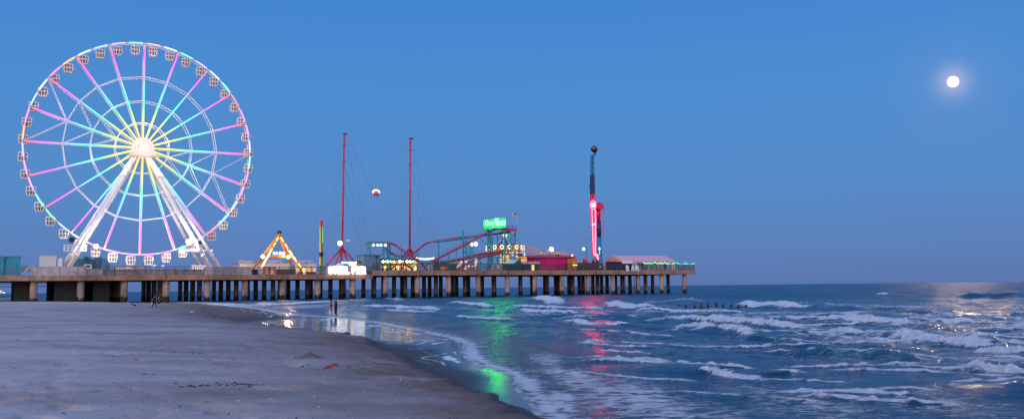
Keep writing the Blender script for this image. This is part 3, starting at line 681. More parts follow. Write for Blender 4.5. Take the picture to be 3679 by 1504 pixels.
# green lit sign
gl=emit('green_neon',(.012,1,.022),28)
sg=thing('neon_sign','glowing green lettering sign on top of the coaster tower','sign',tuple(pp(1782,812,7)))
p=pp(1743,817,7); q=pp(1815,787,7); W_=q[0]-p[0]; H_=q[2]-p[2]
tilt=0.10
for txt,x0,x1,y0,y1 in (('Crazy',.0,.47,.0,.80),('Mouse',.50,1.0,.16,1.02)):
    me=text_mesh(txt,H_*(y1-y0),.4,gl,.05,W_*(x1-x0))
    for v in me.vertices: v.co.z += v.co.x*tilt
    meshobj('letter_row',me,sg,Vector((p[0]+W_*x0,7,p[2]+H_*y0))-ORG[sg.name])
m=MB(); m.add([(p[0]-.3,7.3,p[2]-.5),(q[0]+.3,7.3,p[2]+.2),(q[0]+.3,7.3,q[2]+.5),(p[0]-.3,7.3,q[2]-.6),(p[0]-.3,7.5,p[2]-.5),(q[0]+.3,7.5,p[2]+.2),(q[0]+.3,7.5,q[2]+.5),(p[0]-.3,7.5,q[2]-.6)],[(0,1,2,3),(7,6,5,4),(0,4,5,1),(1,5,6,2),(2,6,7,3),(3,7,4,0)])
part('backing_panel',m,mat('green_panel',(.02,.6,.25),.5,.05),sg)
m=MB(); 
for x in (1751,1768,1790,1812): m.bar(pp(x,840,7.8),pp(x,800,7.8),.25)
part('sign_post',m,M['teal'],sg)
# station
st=thing('coaster_station','coaster station with teal roof edge and warm lit interior','station',(sx(1440,7),7,ZRT))
m=MB(); m.pbox(1370,927,1506,935.5,6.2,9); part('roof',m,M['teal'],st)
m=MB(); m.pbox(1372,937,1500,980,14.2,.3); part('back_wall',m,mat('cream_wall',(.72,.55,.25),.7,.2,.6),st)
m=MB()
for i in range(9): x=1374+15.4*i; m.pbox(x,935,x+1.6,975,6.4,.3)
part('post',m,M['teal'],st)
m=MB(); m.pbox(1370,944.5,1480,948.5,6.3,.25); part('handrail_board',m,M['track'],st)
m=MB()
for x,r in ((1376,.34),(1392,.32),(1404,.25),(1436,.38),(1462,.32),(1473,.22),(1483,.24)): m.ball(pp(x,938.5,6.7),r,10)
part('canopy_lamp',m,emit('station_lamp',(1,.62,.16),36),st,True)
m=MB()
for x in (1382,1405,1425,1445,1466,1488): m.pbox(x,955,x+9,972,13.9,.2)
part('lit_panel',m,emit('warm_panel',(1,.66,.2),2.6),st)
m=MB(); 
for i in range(30): x=1370+3.3*i; m.pbox(x,962,x+1.1,974,8,.2)
part('queue_fence',m,M['wood'],st)
for x in (1385,1415,1445,1475):
    L_=bpy.data.lights.new('station_light','POINT'); L_.energy=420; L_.color=(1,.74,.36); L_.shadow_soft_size=.3; o=bpy.data.objects.new('station_light',L_); COL.objects.link(o); o.parent=st; o.location=pp(x,944,10.5)-ORG[st.name]
# lit boat-shaped arc and blue cars
t=thing('scooter_pavilion','low blue pavilion edged with a curved strip of pink and yellow light','pavilion',(sx(1528,8),8,ZRT))
m=MB(); P=smooth([pp(1496,926,7.5),pp(1510,929,7.5),pp(1530,930,7.5),pp(1548,928.5,7.5),pp(1559,926,7.5)],8)
for i,(a,b) in enumerate(zip(P[:-1],P[1:])):
    m.col=[(1,.8,.4),(1,.6,.7),(1,.9,.6),(1,.5,.8)][(i//3)%4]; m.tube(a,b,.22,8)
part('light_strip',m,M['bulb'],t)
m=MB(); m.prism([(pp(x,y,8)[0],pp(x,y,8)[2]) for x,y in ((1497,929),(1528,932),(1559,929),(1556,944),(1500,944))],8,10); part('canopy',m,M['blue'],t)
m=MB()
for x in (1503,1520,1540,1555): p=pp(x,944,8.6); m.bar((p[0],8.6,ZRT),(p[0],8.6,p[2]),.2)
part('post',m,M['offwhite'],t)
wallthing('ride_fence','teal slatted ride hoarding between the scooter pavilion and the coaster columns','hoarding',1556,1640,947,978,8,.4,M['booth'])
m=MB()
for k in range(9): m.ball(pp(1616+11.5*k,956,19.6),.2,8)
single('lamp_row',m,M['warm'],tuple(pp(1616,956,19.6)),'row of small warm lamps under the eave of the low grey shed','lamp row')
wallthing('grey_shed','long low grey-roofed shed beyond the coaster columns','shed',1612,1720,941,970,20,5,M['roofgrey'])
t=thing('pumpkin_car','round orange ride car on the deck by the lattice tower','ride car',(sx(1600,6),6,ZRT))
p=pp(1600,968,6); m=MB(); m.lathe((p[0],7,ZRT),[(.9,.1),(1.15,.5),(1.15,1.1),(.8,1.5),(.3,1.6)],16); part('body',m,M['orange'],t,True)
m=MB(); m.cyl((p[0],7,ZRT),1.0,.12,16); part('base',m,M['dark'],t)
# candy striped posts
for i,(pts,lb) in enumerate((([(1645,961),(1652,950),(1661,936)],'red and white lit post leaning at an angle under the coaster'),([(1672,966),(1673.5,950),(1675,934)],'upright red and white lit post, nearest the leaning one'),([(1709,952),(1709.5,940),(1710,926)],'short red and white lit post nearest the coaster tower'))):
    P=smooth([pp(x,y,5) for x,y in pts],4); t=thing('candy_post',lb,'post',(P[0][0],5,ZRT),'red and white lit posts')
    m=MB()
    if i<2: m.tube((P[0][0],5,ZRT),P[0],.14,8)
    else: m.tube((P[0][0],5,ZRT),P[0],.12,8)
    part('pole',m,M['offwhite'],t)
    m=MB()
    for k,(a,b) in enumerate(zip(P[:-1],P[1:])): m.col=(1,.78,.75) if k%2==0 else (.55,.05,.06); m.ball((a+b)/2,.46 if k%2==0 else .36,10)
    part('lit_ball_string',m,emitcol('candy_light',.85),t)
# lamp posts
def lamppost(label,px,py,d,z0,heads,m_=None,r=.5,em=None):
    p=pp(px,py,d); t=thing('lamp_post',label,'lamp post',(p[0],d,z0),'lamp posts on the pier')
    m=MB(); m.tube((p[0],d,z0),(p[0],d,p[2]),.12,8,.08); part('pole',m,m_ or M['dark'],t)
    for hx,hy in heads:
        q=pp(hx,hy,d-.3); m=MB(); m.bar((p[0],d,q[2]),q,.09); m.box(q+Vector((-.3,.3,-.3)),q+Vector((.3,.5,.3))); h=part('lamp_head',m,M['dark'],t)
        m=MB(); m.ball(q,r,12); part('bulb',m,em or M['lamp'],h,True)
lamppost('lamp post with one dazzling white lamp beside the first red mast',1225,868,9,ZLT,[(1221,873)],None,.75)
lamppost('twin headed lamp post with unlit heads behind the name sign',1247,866,12,ZLT,[],M['slate'])
p=pp(1247,866,12); m=MB(); m.box(p+Vector((-.2,-.4,-.1)),p+Vector((.9,.2,.5))); m.bar(p,p+Vector((0,0,.4)),.1)
single('floodlight',m,M['offwhite'],tuple(p),'unlit grey floodlight pair on the slim post behind the name sign','floodlight')
lamppost('pale green post with a bright lamp under the coaster lift hill',1711,876,7,ZRT,[(1709.5,876)],M['teal'],.62)
lamppost('second pale green lamp post close to the coaster columns',1695,876,8,ZRT,[(1696,877)],M['teal'],.5)
lamppost('bright lamp on a short post behind the magenta building roof',1983,892,26,ZRT,[(1981,895)],M['dark'],.85)
lamppost('slim dark post with a pale greenish lamp by the neon arm ride',2106,884,8,ZRT,[(2097,894)],None,.5,emit('pale_green_lamp',(.85,1,.9),5))
lamppost('thin dark post in front of the grey-blue shed',1353,920,1.6,ZRT-1,[],None)
p=pp(1353.5,919,1.6); m=MB(); m.box(p+Vector((-.35,-.3,-.5)),p+Vector((.35,.2,.1)))
single('speaker',m,M['dark'],tuple(p),'dark box on top of the thin post by the grey-blue shed','loudspeaker')
# flag
p=pp(1856,826,13); q=pp(1856,764,13); t=thing('flagpole','thin flagpole with a stars and stripes flag on the coaster summit','flag',tuple(p))
m=MB(); m.tube(p,q,.06,6); part('pole',m,M['offwhite'],t)
def flagpart(nm,u0,u1,v0,v1,m_,dy=0):
    m=MB(); n=10; vs=[];fs=[]; W=1.75; H=1.05
    for i in range(n+1):
        u=u0+(u1-u0)*i/n
        for v in (v0,v1): vs.append(q+Vector((-.08-u*W,.16*math.sin(u*7)+dy,-.1-(1-v)*H-.12*u*math.sin(u*3))))
    for i in range(n): fs.append((2*i,2*i+1,2*i+3,2*i+2))
    m.add(vs,fs); return part(nm,m,m_,t)
flagcloth=stripes('flag_stripes',(.55,.06,.08),(.75,.7,.68),.16,2)
flagpart('flag',0,1,0,1,flagcloth); flagpart('canton',0,.42,.46,1,mat('flag_blue',(.03,.04,.15)),-.02)
# swing carousel with striped canopy
t=thing('swing_carousel','chair swing carousel with blue and white cone canopy and gold lit panels','carousel',(sx(1813,20),20,ZRT))
tp=pp(1812,848,20); ev=pp(1812,883,20); cx=tp[0]; bl=pp(1754,888,20)[0]; br=pp(1874,888,20)[0]; RR=(br-bl)/2; cx=(bl+br)/2; RC=pp(1857,882,20)[0]-cx
m,nt,b=_new('canopy_wedges'); tc=N(nt,'ShaderNodeTexCoord'); sp=N(nt,'ShaderNodeSeparateXYZ'); nt.links.new(tc.outputs['Object'],sp.inputs[0])
sb=N(nt,'ShaderNodeMath',operation='SUBTRACT'); nt.links.new(sp.outputs[0],sb.inputs[0]); sb.inputs[1].default_value=cx-ORG[t.name][0]
at=N(nt,'ShaderNodeMath',operation='ARCTAN2'); nt.links.new(sp.outputs[1],at.inputs[0]); nt.links.new(sb.outputs[0],at.inputs[1])
ml_=N(nt,'ShaderNodeMath',operation='MULTIPLY_ADD'); nt.links.new(at.outputs[0],ml_.inputs[0]); ml_.inputs[1].default_value=8/(2*math.pi); ml_.inputs[2].default_value=50.15
fr=N(nt,'ShaderNodeMath',operation='FRACT'); nt.links.new(ml_.outputs[0],fr.inputs[0]); r_=ramp(nt,[(0,(.72,.7,.76)),(.5,(.03,.07,.38))],'CONSTANT'); nt.links.new(fr.outputs[0],r_.inputs[0]); nt.links.new(r_.outputs[0],b.inputs['Base Color']); wedge=m
m=MB(); H=tp[2]-ev[2]; m.lathe((cx,20,ev[2]),[(RC,0),(RC*.62,H*.28),(RC*.32,H*.62),(RC*.12,H*.97)],32); part('canopy',m,wedge,t,True)
m=MB(); m.lathe((cx,20,tp[2]-.1),[(RC*.12,0),(RC*.17,.2),(RC*.17,.75),(.05,.9)],16); part('finial',m,emit('warm_finial',(1,.7,.4),2),t)
zr=pp(1812,898,20)[2]; zt=pp(1812,881,20)[2]
m=MB(); m.lathe((cx,20,zr),[(RR*.93,0),(RR,.2),(RR,zt-zr-.2),(RR*.93,zt-zr),(RR*.6,zt-zr+.1)],32); part('rounding_board',m,M['gold'],t)
m=MB(); m2=MB()
for k in range(16):
    g=2*math.pi*(k+.3)/16; c=Vector((cx+(RR+.06)*math.cos(g),20+(RR+.06)*math.sin(g),(zr+zt)/2)); ta=Vector((-math.sin(g),math.cos(g),0)); no=Vector((math.cos(g),math.sin(g),0)); rr=(zt-zr)*.46
    vs=[c+ta*rr*.95*math.cos(a)+Vector((0,0,rr*math.sin(a))) for a in np.linspace(0,2*math.pi,17)[:-1]]; m.add(vs+[v+no*.1 for v in vs],[tuple(range(16,32))]+[(i,(i+1)%16,16+(i+1)%16,16+i) for i in range(16)])
    c2=c+no*.12; vs=[c2+ta*rr*.55*math.cos(a)+Vector((0,0,rr*.45*math.sin(a))) for a in np.linspace(0,2*math.pi,9)[:-1]]; m2.add(vs+[v+no*.05 for v in vs],[tuple(range(8,16))]+[(i,(i+1)%8,8+(i+1)%8,8+i) for i in range(8)])
part('medallion',m,emit('medallion_light',(1,.93,.8),1.15),t); part('medallion_picture',m2,mat('teal_picture',(.02,.25,.33)),t)
m=MB()
for k in range(44):
    g=2*math.pi*k/44; m.col=[(1,.5,.08),(1,.7,.2),(1,.35,.08)][k%3]; m.ball((cx+(RR+.05)*math.cos(g),20+(RR+.05)*math.sin(g),zr-.05),.17,8)
for k in range(26):
    g=2*math.pi*k/26; m.col=[(1,.75,.3),(1,.3,.1),(1,.6,.4)][k%3]; zz=zr-.9-(k%2)*1.0; m.ball((cx+RR*.42*math.cos(g),20+RR*.42*math.sin(g),zz),.24,8)
part('bulb_string',m,emitcol('carousel_bulb',1.4),t)
zc=pp(1812,945,20)[2]; zb2=pp(1812,930,20)[2]
m=MB(); m.lathe((cx,20,zc),[(1.65,0),(1.7,.3),(1.65,zb2-zc),(1.15,zb2-zc+.4),(1.1,zr-1.6-zc),(2.2,zr-.8-zc),(2.6,zr-zc)],24); part('centre_column',m,mat('gilt',(.75,.45,.08),.4,.3,1.5),t)
CB=emitcol('column_bulb',1.5); m=MB()
for k in range(16):
    g=2*math.pi*(k+.5)/16; x,y=math.cos(g),math.sin(g)
    q=MB(); q.col=(1,.62,.12); q.box((cx+1.18*x-.09,20+1.18*y-.09,zb2+.5),(cx+1.18*x+.09,20+1.18*y+.09,zr-2.0)); part('column_light',q,CB,t)
    for z in (zc+.35,zb2-.2): m.col=(1,.66,.16); m.ball((cx+1.75*x,20+1.75*y,z),.22,8)
part('bulb_string',m,CB,t)
m=MB(); m.cyl((cx,20,ZRT),RR*.9,zc-ZRT-1.6,28); part('base',m,M['offwhite'],t)
m=MB()
for k in range(24):
    g=2*math.pi*k/24; x=cx+RR*.85*math.cos(g); y=20+RR*.85*math.sin(g); m.tube((x,y,zr),(x,y,zc-1),.03,4)
part('swing_chain',m,M['cable'],t)
m=MB()
for k in range(24):
    g=2*math.pi*k/24; x=cx+RR*.85*math.cos(g); y=20+RR*.85*math.sin(g); m.box((x-.3,y-.3,zc-1.5),(x+.3,y+.3,zc-1.35)); m.box((x-.3,y+.2,zc-1.4),(x+.3,y+.3,zc-.8))
part('swing_seat',m,M['blue'],t)
# orange lit balloon ride
t=thing('teacup_ride','small ride with orange lit tiered discs and coloured lamps next to the magenta building','ride',(sx(1872,15),15,ZRT))
c=pp(1871,925,15); m=MB(); m.lathe((c[0],15,c[2]),[(1.8,-.2),(2.0,.1),(1.6,.4),(.5,.55)],20); part('upper_disc',m,M['orange'],t)
c2=pp(1882,936,13); m=MB(); m.lathe((c2[0],13,c2[2]),[(.7,-.9),(.95,-.5),(1.0,.2),(.85,.4)],18); part('lower_tub',m,emit('red_tub',(1,.12,.03),1.3),t)
m=MB(); m.tube((c2[0],13,ZRT),(c2[0],13,c2[2]-.8),.4,10); m.tube((c[0],15,ZRT),(c[0],15,c[2]),.5,10); part('stem',m,M['wood'],t)
RB=emitcol('ride_bulb',1.4); m=MB()
for k in range(20): g=2*math.pi*k/20; m.col=[(1,.5,.08),(1,.75,.3)][k%2]; m.ball((c[0]+2.0*math.cos(g),15+2.0*math.sin(g),c[2]),.15,8)
part('bulb_string',m,RB,t); m=MB()
for k in range(16): g=2*math.pi*k/16; m.col=(1,.6,.1); m.ball((c2[0]+1.0*math.cos(g),13+1.0*math.sin(g),c2[2]+.4),.14,8)
for x,y,cc in ((1857,906,(1,.6,.3)),(1868,906,(1,.15,.08)),(1876,906,(1,.1,.3)),(1884,908,(.2,1,.8)),(1885,915,(.4,1,.9)),(1857,920,(1,.7,.4))): q=MB(); q.col=cc; q.ball(pp(x,y,14),.3,10); part('coloured_lamp',q,RB,t)
part('bulb_string',m,RB,t)
m=MB()
for x in (1863,1873): p=pp(x,917,15); m.ball(p,.5,12,(1,1,1.2))
m.ball(pp(1866,901,15),.45,12); part('figure_tub',m,M['wood'],t,True)
m=MB(); p=pp(1866,905,15); m.tube((p[0],15,c[2]),(p[0],15,p[2]),.25,8); part('mast',m,M['wood'],t)
# magenta ride building
t=thing('ride_building','large many-sided magenta building with overhanging tan roof','building',(sx(1975,17),17,ZRT))
a=pp(1893,930,20)[0]; b=pp(2055,930,20)[0]; rb=(b-a)/2*.97; cxm=(a+b)/2; zb=pp(1975,922,9)[2]; zt=pp(1975,914,9)[2]
m=MB(); m.lathe((cxm,20,ZRT),[(rb*.97,0),(rb*.97,zb-ZRT)],14,(1,.78)); part('wall',m,M['magenta'],t)
m=MB(); m.lathe((cxm,20,zb),[(rb*.99,-.15),(rb*1.06,.05),(rb*1.06,.75),(rb*1.02,.9)],28,(1,.78)); part('fascia',m,M['mauve'],t)
m=MB(); m.lathe((cxm,20,zb+.9),[(rb*1.02,0),(rb*.8,.75),(rb*.4,1.35),(.1,1.5)],28,(1,.78)); part('roof',m,M['tanroof'],t)
m=MB()
for k in range(14):
    g=2*math.pi*k/14; m.bar((cxm+rb*.96*math.cos(g),20+rb*.96*.78*math.sin(g),zb-.5),(cxm+rb*1.05*math.cos(g),20+rb*1.05*.78*math.sin(g),zb-.08),.16)
part('eave_bracket',m,M['wood'],t)
m=MB()
for x,y in ((1945,910),(1971,902.5),(2004,910)): p=pp(x,y,12); m.lathe(p,[(.95,-.4),(.9,0),(.6,.4),(.05,.55)],14)
part('roof_dome',m,M['yellow'],t,True)
m=MB(); m.pbox(2030,909,2052,916,20,2); m.pbox(2026,897,2029,912,20,.6); part('roof_plant',m,M['tanroof'],t)
m=MB(); p=pp(2056,917,9); m.ball(p,.3,10); part('eave_lamp',m,M['warm'],t,True)
# pale pink lettering sign above it
t=thing('roof_sign','pale pink metal lettering on a rail, unlit, above the magenta roof','sign',tuple(pp(1913,908,13)))
pm=mat('pale_pink_sign',(.62,.36,.42),.5,.25,2)
for txt,x0,x1,y0,y1 in (('Rock',1886,1904,899,885),('+',1905,1911,896,890),('Roll',1912,1940,901,888)):
    p=pp(x0,y0,12.5); q=pp(x1,y1,12.5); me=text_mesh(txt,q[2]-p[2],.2,pm,.05,q[0]-p[0]); meshobj('letter_row',me,t,Vector((p[0],12.5,p[2]))-ORG[t.name])
m=MB()
for y in (903.5,907.5): m.bar(pp(1886,y,12.7),pp(1926,y,12.7),.3)
for x in (1888,1900,1913,1925): m.bar(pp(x,912,12.7),pp(x,890,12.7),.12)
m.pbox(1887,904,1905,911,12.7,.2); m.pbox(1911,904,1928,911,12.7,.2)
part('sign_rail',m,pm,t)
# green booths
t=thing('gabled_booth','dark green booth with gable end and pale roof at the pier edge','booth',(sx(1846,2),2,ZRT))
x0=pp(1821,955,2)[0]; x1=pp(1846,955,2)[0]; x2=pp(1876,955,2)[0]; ze=pp(1850,947,2)[2]; zp=pp(1862,934.5,2)[2]; xp=(x1+x2)/2
m=MB(); m.box((x0,2.1,ZRT),(x2,6.9,ze)); part('wall',m,M['booth'],t)
m=MB(); m.add([(x1,2.05,ze),(x2,2.05,ze),(xp,2.05,zp),(x1,2.2,ze),(x2,2.2,ze),(xp,2.2,zp)],[(0,1,2),(5,4,3),(0,3,4,1),(1,4,5,2),(2,5,3,0)]); part('gable',m,M['booth'],t)
m=MB(); m.add([(x1-.25,1.95,ze-.05),(xp,1.95,zp+.12),(x0+1.2,4.5,zp+.12),(x0-.2,4.5,ze-.05),(x2+.25,1.95,ze-.05),(x2+.25,7,ze-.05),(xp,7,zp+.12),(x0+1.2,7,zp+.12)],[(0,1,2,3),(4,5,6,1),(1,6,7,2)]); part('roof',m,M['roofgrey'],t)
t=thing('lit_door_booth','dark green booth with flat pale roof and warm lit doorway','booth',(sx(1910,1.6),1.6,ZRT))
m=MB(); m.pbox(1883,949,1938,981,1.6,3.2); part('wall',m,M['booth'],t)
m=MB(); m.pbox(1881,939,1939,949,1.2,4); part('roof',m,M['roofgrey'],t)
m=MB(); m.pbox(1910,950.5,1920,972,1.52,.07); part('doorway',m,emit('warm_doorway',(1,.66,.25),1.8),t)
m=MB(); m.pbox(1908.6,949.5,1910,974,1.5,.1); m.pbox(1920,949.5,1921.4,974,1.5,.1); part('door_frame',m,M['offwhite'],t)
wallthing('counter_front','grey counter front with small openings below the swing carousel','counter',1768,1820,948,976,5,.5,M['roofgrey'])
wallthing('small_sign_board','small white sign board hung on the railing below the carousel','sign',1787,1793,955,960,.22,.06,M['offwhite'])
wallthing('red_hoarding','dark red door panel between the two green booths','hoarding',1876,1882,950,978,2.6,.3,M['redcloth'])
t=thing('orange_booth','narrow orange booth with a yellow band beside the magenta building','booth',(sx(2066,4),4,ZRT))
m=MB(); m.pbox(2057,928,2074,981,4,3); part('wall',m,mat('orange_booth_paint',(.65,.2,.03),.5,.2),t)
m=MB(); m.pbox(2056,945,2077,950,3.5,.6); part('awning',m,M['yellow'],t)
m=MB(); p=pp(2066,951,3.6); m.box(p-Vector((1.0,.05,.15)),p+Vector((1.0,.05,.15))); part('light_strip',m,M['warm'],t)
t=thing('board_enclosure','weathered board enclosure around the base of the neon arm ride','enclosure',(sx(2118,3),3,ZRT))
m=MB(); m.pbox(2077,943,2162,980,3,.3); part('board_front',m,M['wood'],t)
m=MB(); a=pp(2077,943,3); b=pp(2162,943,3); m.box((a[0],3.3,ZRT),(a[0]+.3,12,a[2])); m.box((b[0]-.3,3.3,ZRT),(b[0],12,a[2])); part('board_side',m,M['wood'],t)
wallthing('white_notice','small white notice on the dark boards by the neon ride','sign',2153,2161,954,962,2.85,.06,M['offwhite'])
m=MB()
for x,y0,y1 in ((2098,943,925),(2107,943,926)):
    p=pp(x,y0,6); q=pp(x,y1,6); m.lathe(p,[(.35,0),(.5,(q[2]-p[2])*.3),(.25,(q[2]-p[2])*.8),(.03,q[2]-p[2])],8)
single('folded_parasol',m,M['redcloth'],tuple(pp(2102,945,6)),'two folded dark red parasols by the slim lamp post','parasol')
# ------------------------------------------------------------------ neon arm ride
t=thing('neon_arm_ride','very tall rotating arm ride, blue above and glowing pink neon below','arm ride',(sx(2156,10),10,ZRT))
def seg(x0,y0,w0,x1,y1,w1,d,dep,m_,nm):
    m=MB(); a=[pp(x0-w0/2,y0,d),pp(x0+w0/2,y0,d),pp(x1+w1/2,y1,d),pp(x1-w1/2,y1,d)]
    m.prism([(v[0],v[2]) for v in a],d,d+dep); return part(nm,m,m_,t)
zb=pp(2157,975,10)
m=MB(); q=pp(2156.5,850,10); base=Vector((pp(2160,970,10)[0],10.8,ZRT)); m.lathe(base,[(1.55,0),(1.2,2.5),(.86,7),(.80,q[2]-ZRT)],16); mast_=part('mast_section',m,M['blue'],t,True)
m=MB(); q2=pp(2156.5,793,10); m.lathe((base[0]-.1,10.8,q[2]),[(.8,0),(.78,q2[2]-q[2])],16); part('mast_section',m,M['dnavy'],t,True)
q3=pp(2156,738,10); m=MB(); m.lathe((base[0]-.15,10.8,q2[2]),[(.76,0),(.74,q3[2]-q2[2])],16); part('mast_section',m,M['pink'],t,True)
m=MB(); a=pp(2143,750,8.5); b=pp(2170,727,8.5); m.prism([(a[0],a[2]+.4),(a[0]+1.5,a[2]),(b[0],a[2]),(b[0],b[2]-1),(b[0]-1.2,b[2]),(a[0]+1.6,b[2]),(a[0],b[2]-.6)],8.8,12.5); part('drive_head',m,M['pink'],t)
m=MB()
for y in (10.0,11.6):
    for x in (2164.5,2169.5): m.bar(pp(x,842,y),pp(x,737,y),.09)
for k in range(18): m.bar(pp(2164.5,738+5.8*k,10),pp(2169.5,738+5.8*k,10),.08)
part('ladder_cage',m,M['pink'],t)
m=MB(); z=pp(2156,827,10)[2]; m.lathe((base[0]-.1,10.8,z),[(.95,0),(.95,.5)],16); part('mast_band',m,M['dark'],t)
# rotating arm in front of the mast
DA=5.5
seg(2130.5,556,8,2131,628,11,DA,1.0,M['blue'],'arm_section'); seg(2131,628.3,11,2131.5,696,13.5,DA,1.0,M['dnavy'],'arm_section'); seg(2131.5,696.3,13.5,2132,735,15,DA,1.0,M['pink'],'arm_section')
seg(2133,735,16,2135.5,916,9,DA+.1,.9,M['pink'],'arm_section')
m=MB()
for y in (562,580,598,616,634,655,675,700): a=pp(2128,y+11,DA-.05); b=pp(2130.5,y,DA-.05); m.box((a[0],DA-.06,a[2]),(b[0],DA-.02,b[2]))
part('arm_opening',m,M['dark'],t)
m=MB(); a=pp(2124,668,DA-.2); b=pp(2139,664,DA-.2); m.box((a[0],DA-.2,a[2]),(b[0],DA+1.2,b[2])); part('arm_band',m,M['dnavy'],t)
ne=emit('pink_neon',(1,.02,.03),30); nw=emit('white_pink_neon',(1,.35,.4),4)
c=pp(2131.5,736,DA-.3)
m=MB(); P=[c+Vector((1.05*math.cos(g),0,1.55*math.sin(g))) for g in np.linspace(0,2*math.pi,29)]; m.path(P,.15,8); part('neon_ring',m,ne,t)
m=MB(); m.lathe(c,[(.78,-.1),(.82,.1)],20,axis='y'); part('neon_disc',m,nw,t)
m=MB(); m.path([pp(2126.5,752,DA-.25),pp(2128.5,806,DA-.25),pp(2133,913,DA-.25)],.15,8); m.path([pp(2138.5,752,DA-.25),pp(2138.5,806,DA-.25),pp(2138,913,DA-.25)],.15,8); m.tube(pp(2127,806,DA-.25),pp(2139,806,DA-.25),.32,8); part('neon_tube',m,ne,t)
m=MB(); m.path(smooth([pp(2136,914,DA-.1),pp(2143,914,DA-.1),pp(2147,920,DA-.1),pp(2148,934,DA-.1)],6),.26,10); part('neon_hook',m,ne,t)
m=MB(); m.path(smooth([pp(2131,557,DA+.5),pp(2136,556,DA+.5),pp(2139,550,DA+.5),pp(2138,540,DA+.5)],5),.42,10); part('end_hook',m,M['blue'],t)
def pod(px,py):
    c=pp(px,py,DA+.3); m=MB(); m.ball(c,1.15,14,(1.05,1,1.1)); m.ball(c+Vector((-.9,-.2,-.1)),.75,12); pd=part('seat_pod',m,M['dark'],t,True)
    m=MB(); m.ball(c+Vector((-.75,-.55,.1)),.55,10); m.ball(c+Vector((.1,-1.0,.45)),.3,10); part('seat_pad',m,mat('pink_pad',(.45,.2,.24)),pd,True)
pod(2135.5,536); pod(2140,939)
ML=emit('mast_lamp_light',(.95,1,.9),1.6)
for y in (888,893,899,905,911): m=MB(); m.ball(pp(2152+(y%3),y,9.3),.16 if y!=893 else .38,8); part('mast_lamp',m,ML,t)
# ------------------------------------------------------------------ bar tent, container, letters, lights
t=thing('striped_tent','long red and white striped marquee at the sea end of the pier','tent',(sx(2330,7),7,ZRT))
f0=pp(2235,940,7); f1=pp(2426,938,7); zv=pp(2426,941.5,7)[2]; ze=pp(2426,936.5,7)[2]; x0=f0[0]; x1=f1[0]; D0,D1=7,19
zr=pp(2206,917,13)[2]; 
tst=stripes('tent_stripes',(.62,.03,.07),(.85,.80,.83),1.16)
m=MB(); th=.07
for (ya,yb) in ((D0-.1,13),(D1+.1,13)):
    m.add([(x0,ya,ze),(x1,ya,ze),(x1,yb,zr),(x0,yb,zr),(x0,ya,ze-th),(x1,ya,ze-th),(x1,yb,zr-th),(x0,yb,zr-th)],[(0,1,2,3),(7,6,5,4),(0,4,5,1),(1,5,6,2),(3,7,4,0)])
part('roof',m,tst,t)
m=MB(); m.box((x0,D0-.14,zv-.1),(x1,D0-.11,ze)); part('valance',m,tst,t)
gst=stripes('gable_stripes',(.55,.10,.07),(.80,.62,.48),1.2,1)
m=MB()
for xx in (x0+.02,x1-.08): m.add([(xx,D0,zv),(xx,D1,zv),(xx,D1,ze),(xx,13,zr-.1),(xx,D0,ze),(xx+.06,D0,zv),(xx+.06,D1,zv),(xx+.06,D1,ze),(xx+.06,13,zr-.1),(xx+.06,D0,ze)],[(0,1,2,3,4),(9,8,7,6,5),(0,5,6,1),(1,6,7,2),(2,7,8,3),(3,8,9,4),(4,9,5,0)])
part('gable',m,gst,t)
m=MB(); m.box((x0+.02,D0+.3,ZRT),(x0+.12,D1-.2,zv-.01)); part('end_wall',m,mat('warm_canvas',(.75,.66,.55),.8,.08,.5),t)
m=MB()
for k in range(5):
    x=x0+(x1-x0)*k/4; xx=min(max(x,x0+.2),x1-.2)
    for y in (D0+.1,D1-.1): m.bar((xx,y,ZRT),(xx,y,ze-.1),.16)
part('post',m,M['white'],t)
me_=mat('cream_curtain',(.78,.68,.55),.85,.08,1)
for x in (x1-.5,x1-3.2):
    m=MB(); n=12; vs=[];fs=[]
    for j in range(9):
        f=j/8; w=.75*(1-.55*math.sin(math.pi*min(1,f*1.25)))+.12
        for i in range(n): g=2*math.pi*i/n; rr=1+.12*math.sin(5*g); vs.append((x+w*math.cos(g)*rr*.8,D0+.5+.35*math.sin(g)*rr,ze-.15-f*(ze-.2-ZRT)))
    for j in range(8):
        for i in range(n): fs.append((j*n+i,j*n+(i+1)%n,(j+1)*n+(i+1)%n,(j+1)*n+i))
    m.add(vs,fs); part('curtain',m,me_,t,True)
for k in range(4):
    L_=bpy.data.lights.new('tent_lamp','POINT'); L_.energy=1500; L_.color=(1,.75,.5) if k!=1 else (.7,1,.8); L_.shadow_soft_size=.3
    o=bpy.data.objects.new('tent_lamp',L_); COL.objects.link(o); o.parent=t; o.location=Vector((x0+3+(x1-x0-6)*k/3,13,ze-.3))-ORG[t.name]
    m=MB(); m.ball((x0+3+(x1-x0-6)*k/3,13,ze+.1),.2,10); part('pendant_lamp',m,M['warm'],t,True)
wallthing('green_screen_wall','pale green bar wall inside the striped tent','wall',2311,2390,942.5,968,8.2,.2,mat('mint_bar_wall',(.28,.42,.38),.7,.1,.8))
m=MB(); m.pbox(2307,942,2312,968,7.6,.3); m.pbox(2389,941,2394,968,7.6,.3); m.pbox(2391,941,2394,968,7.9,.3)
single('dark_bar_posts',m,M['navy'],tuple(pp(2350,966,7.6)),'dark blue uprights at both ends of the pale green bar wall','post')
wallthing('menu_board','dark framed menu board in front of the pale green bar wall','sign',2312,2332,951,966,7.2,.15,mat('grey_green_board',(.16,.26,.26)))
wallthing('poster_board','dark purple poster board with pale drawing near the bar letters','sign',2291,2307,943,956,6.4,.2,mat('purple_poster',(.12,.08,.2),.5,.9,1.2))
wallthing('khaki_panel','khaki panel under the tent next to the blue container','panel',2274,2290,942,955,6.6,.2,mat('khaki_panel',(.36,.31,.2)))
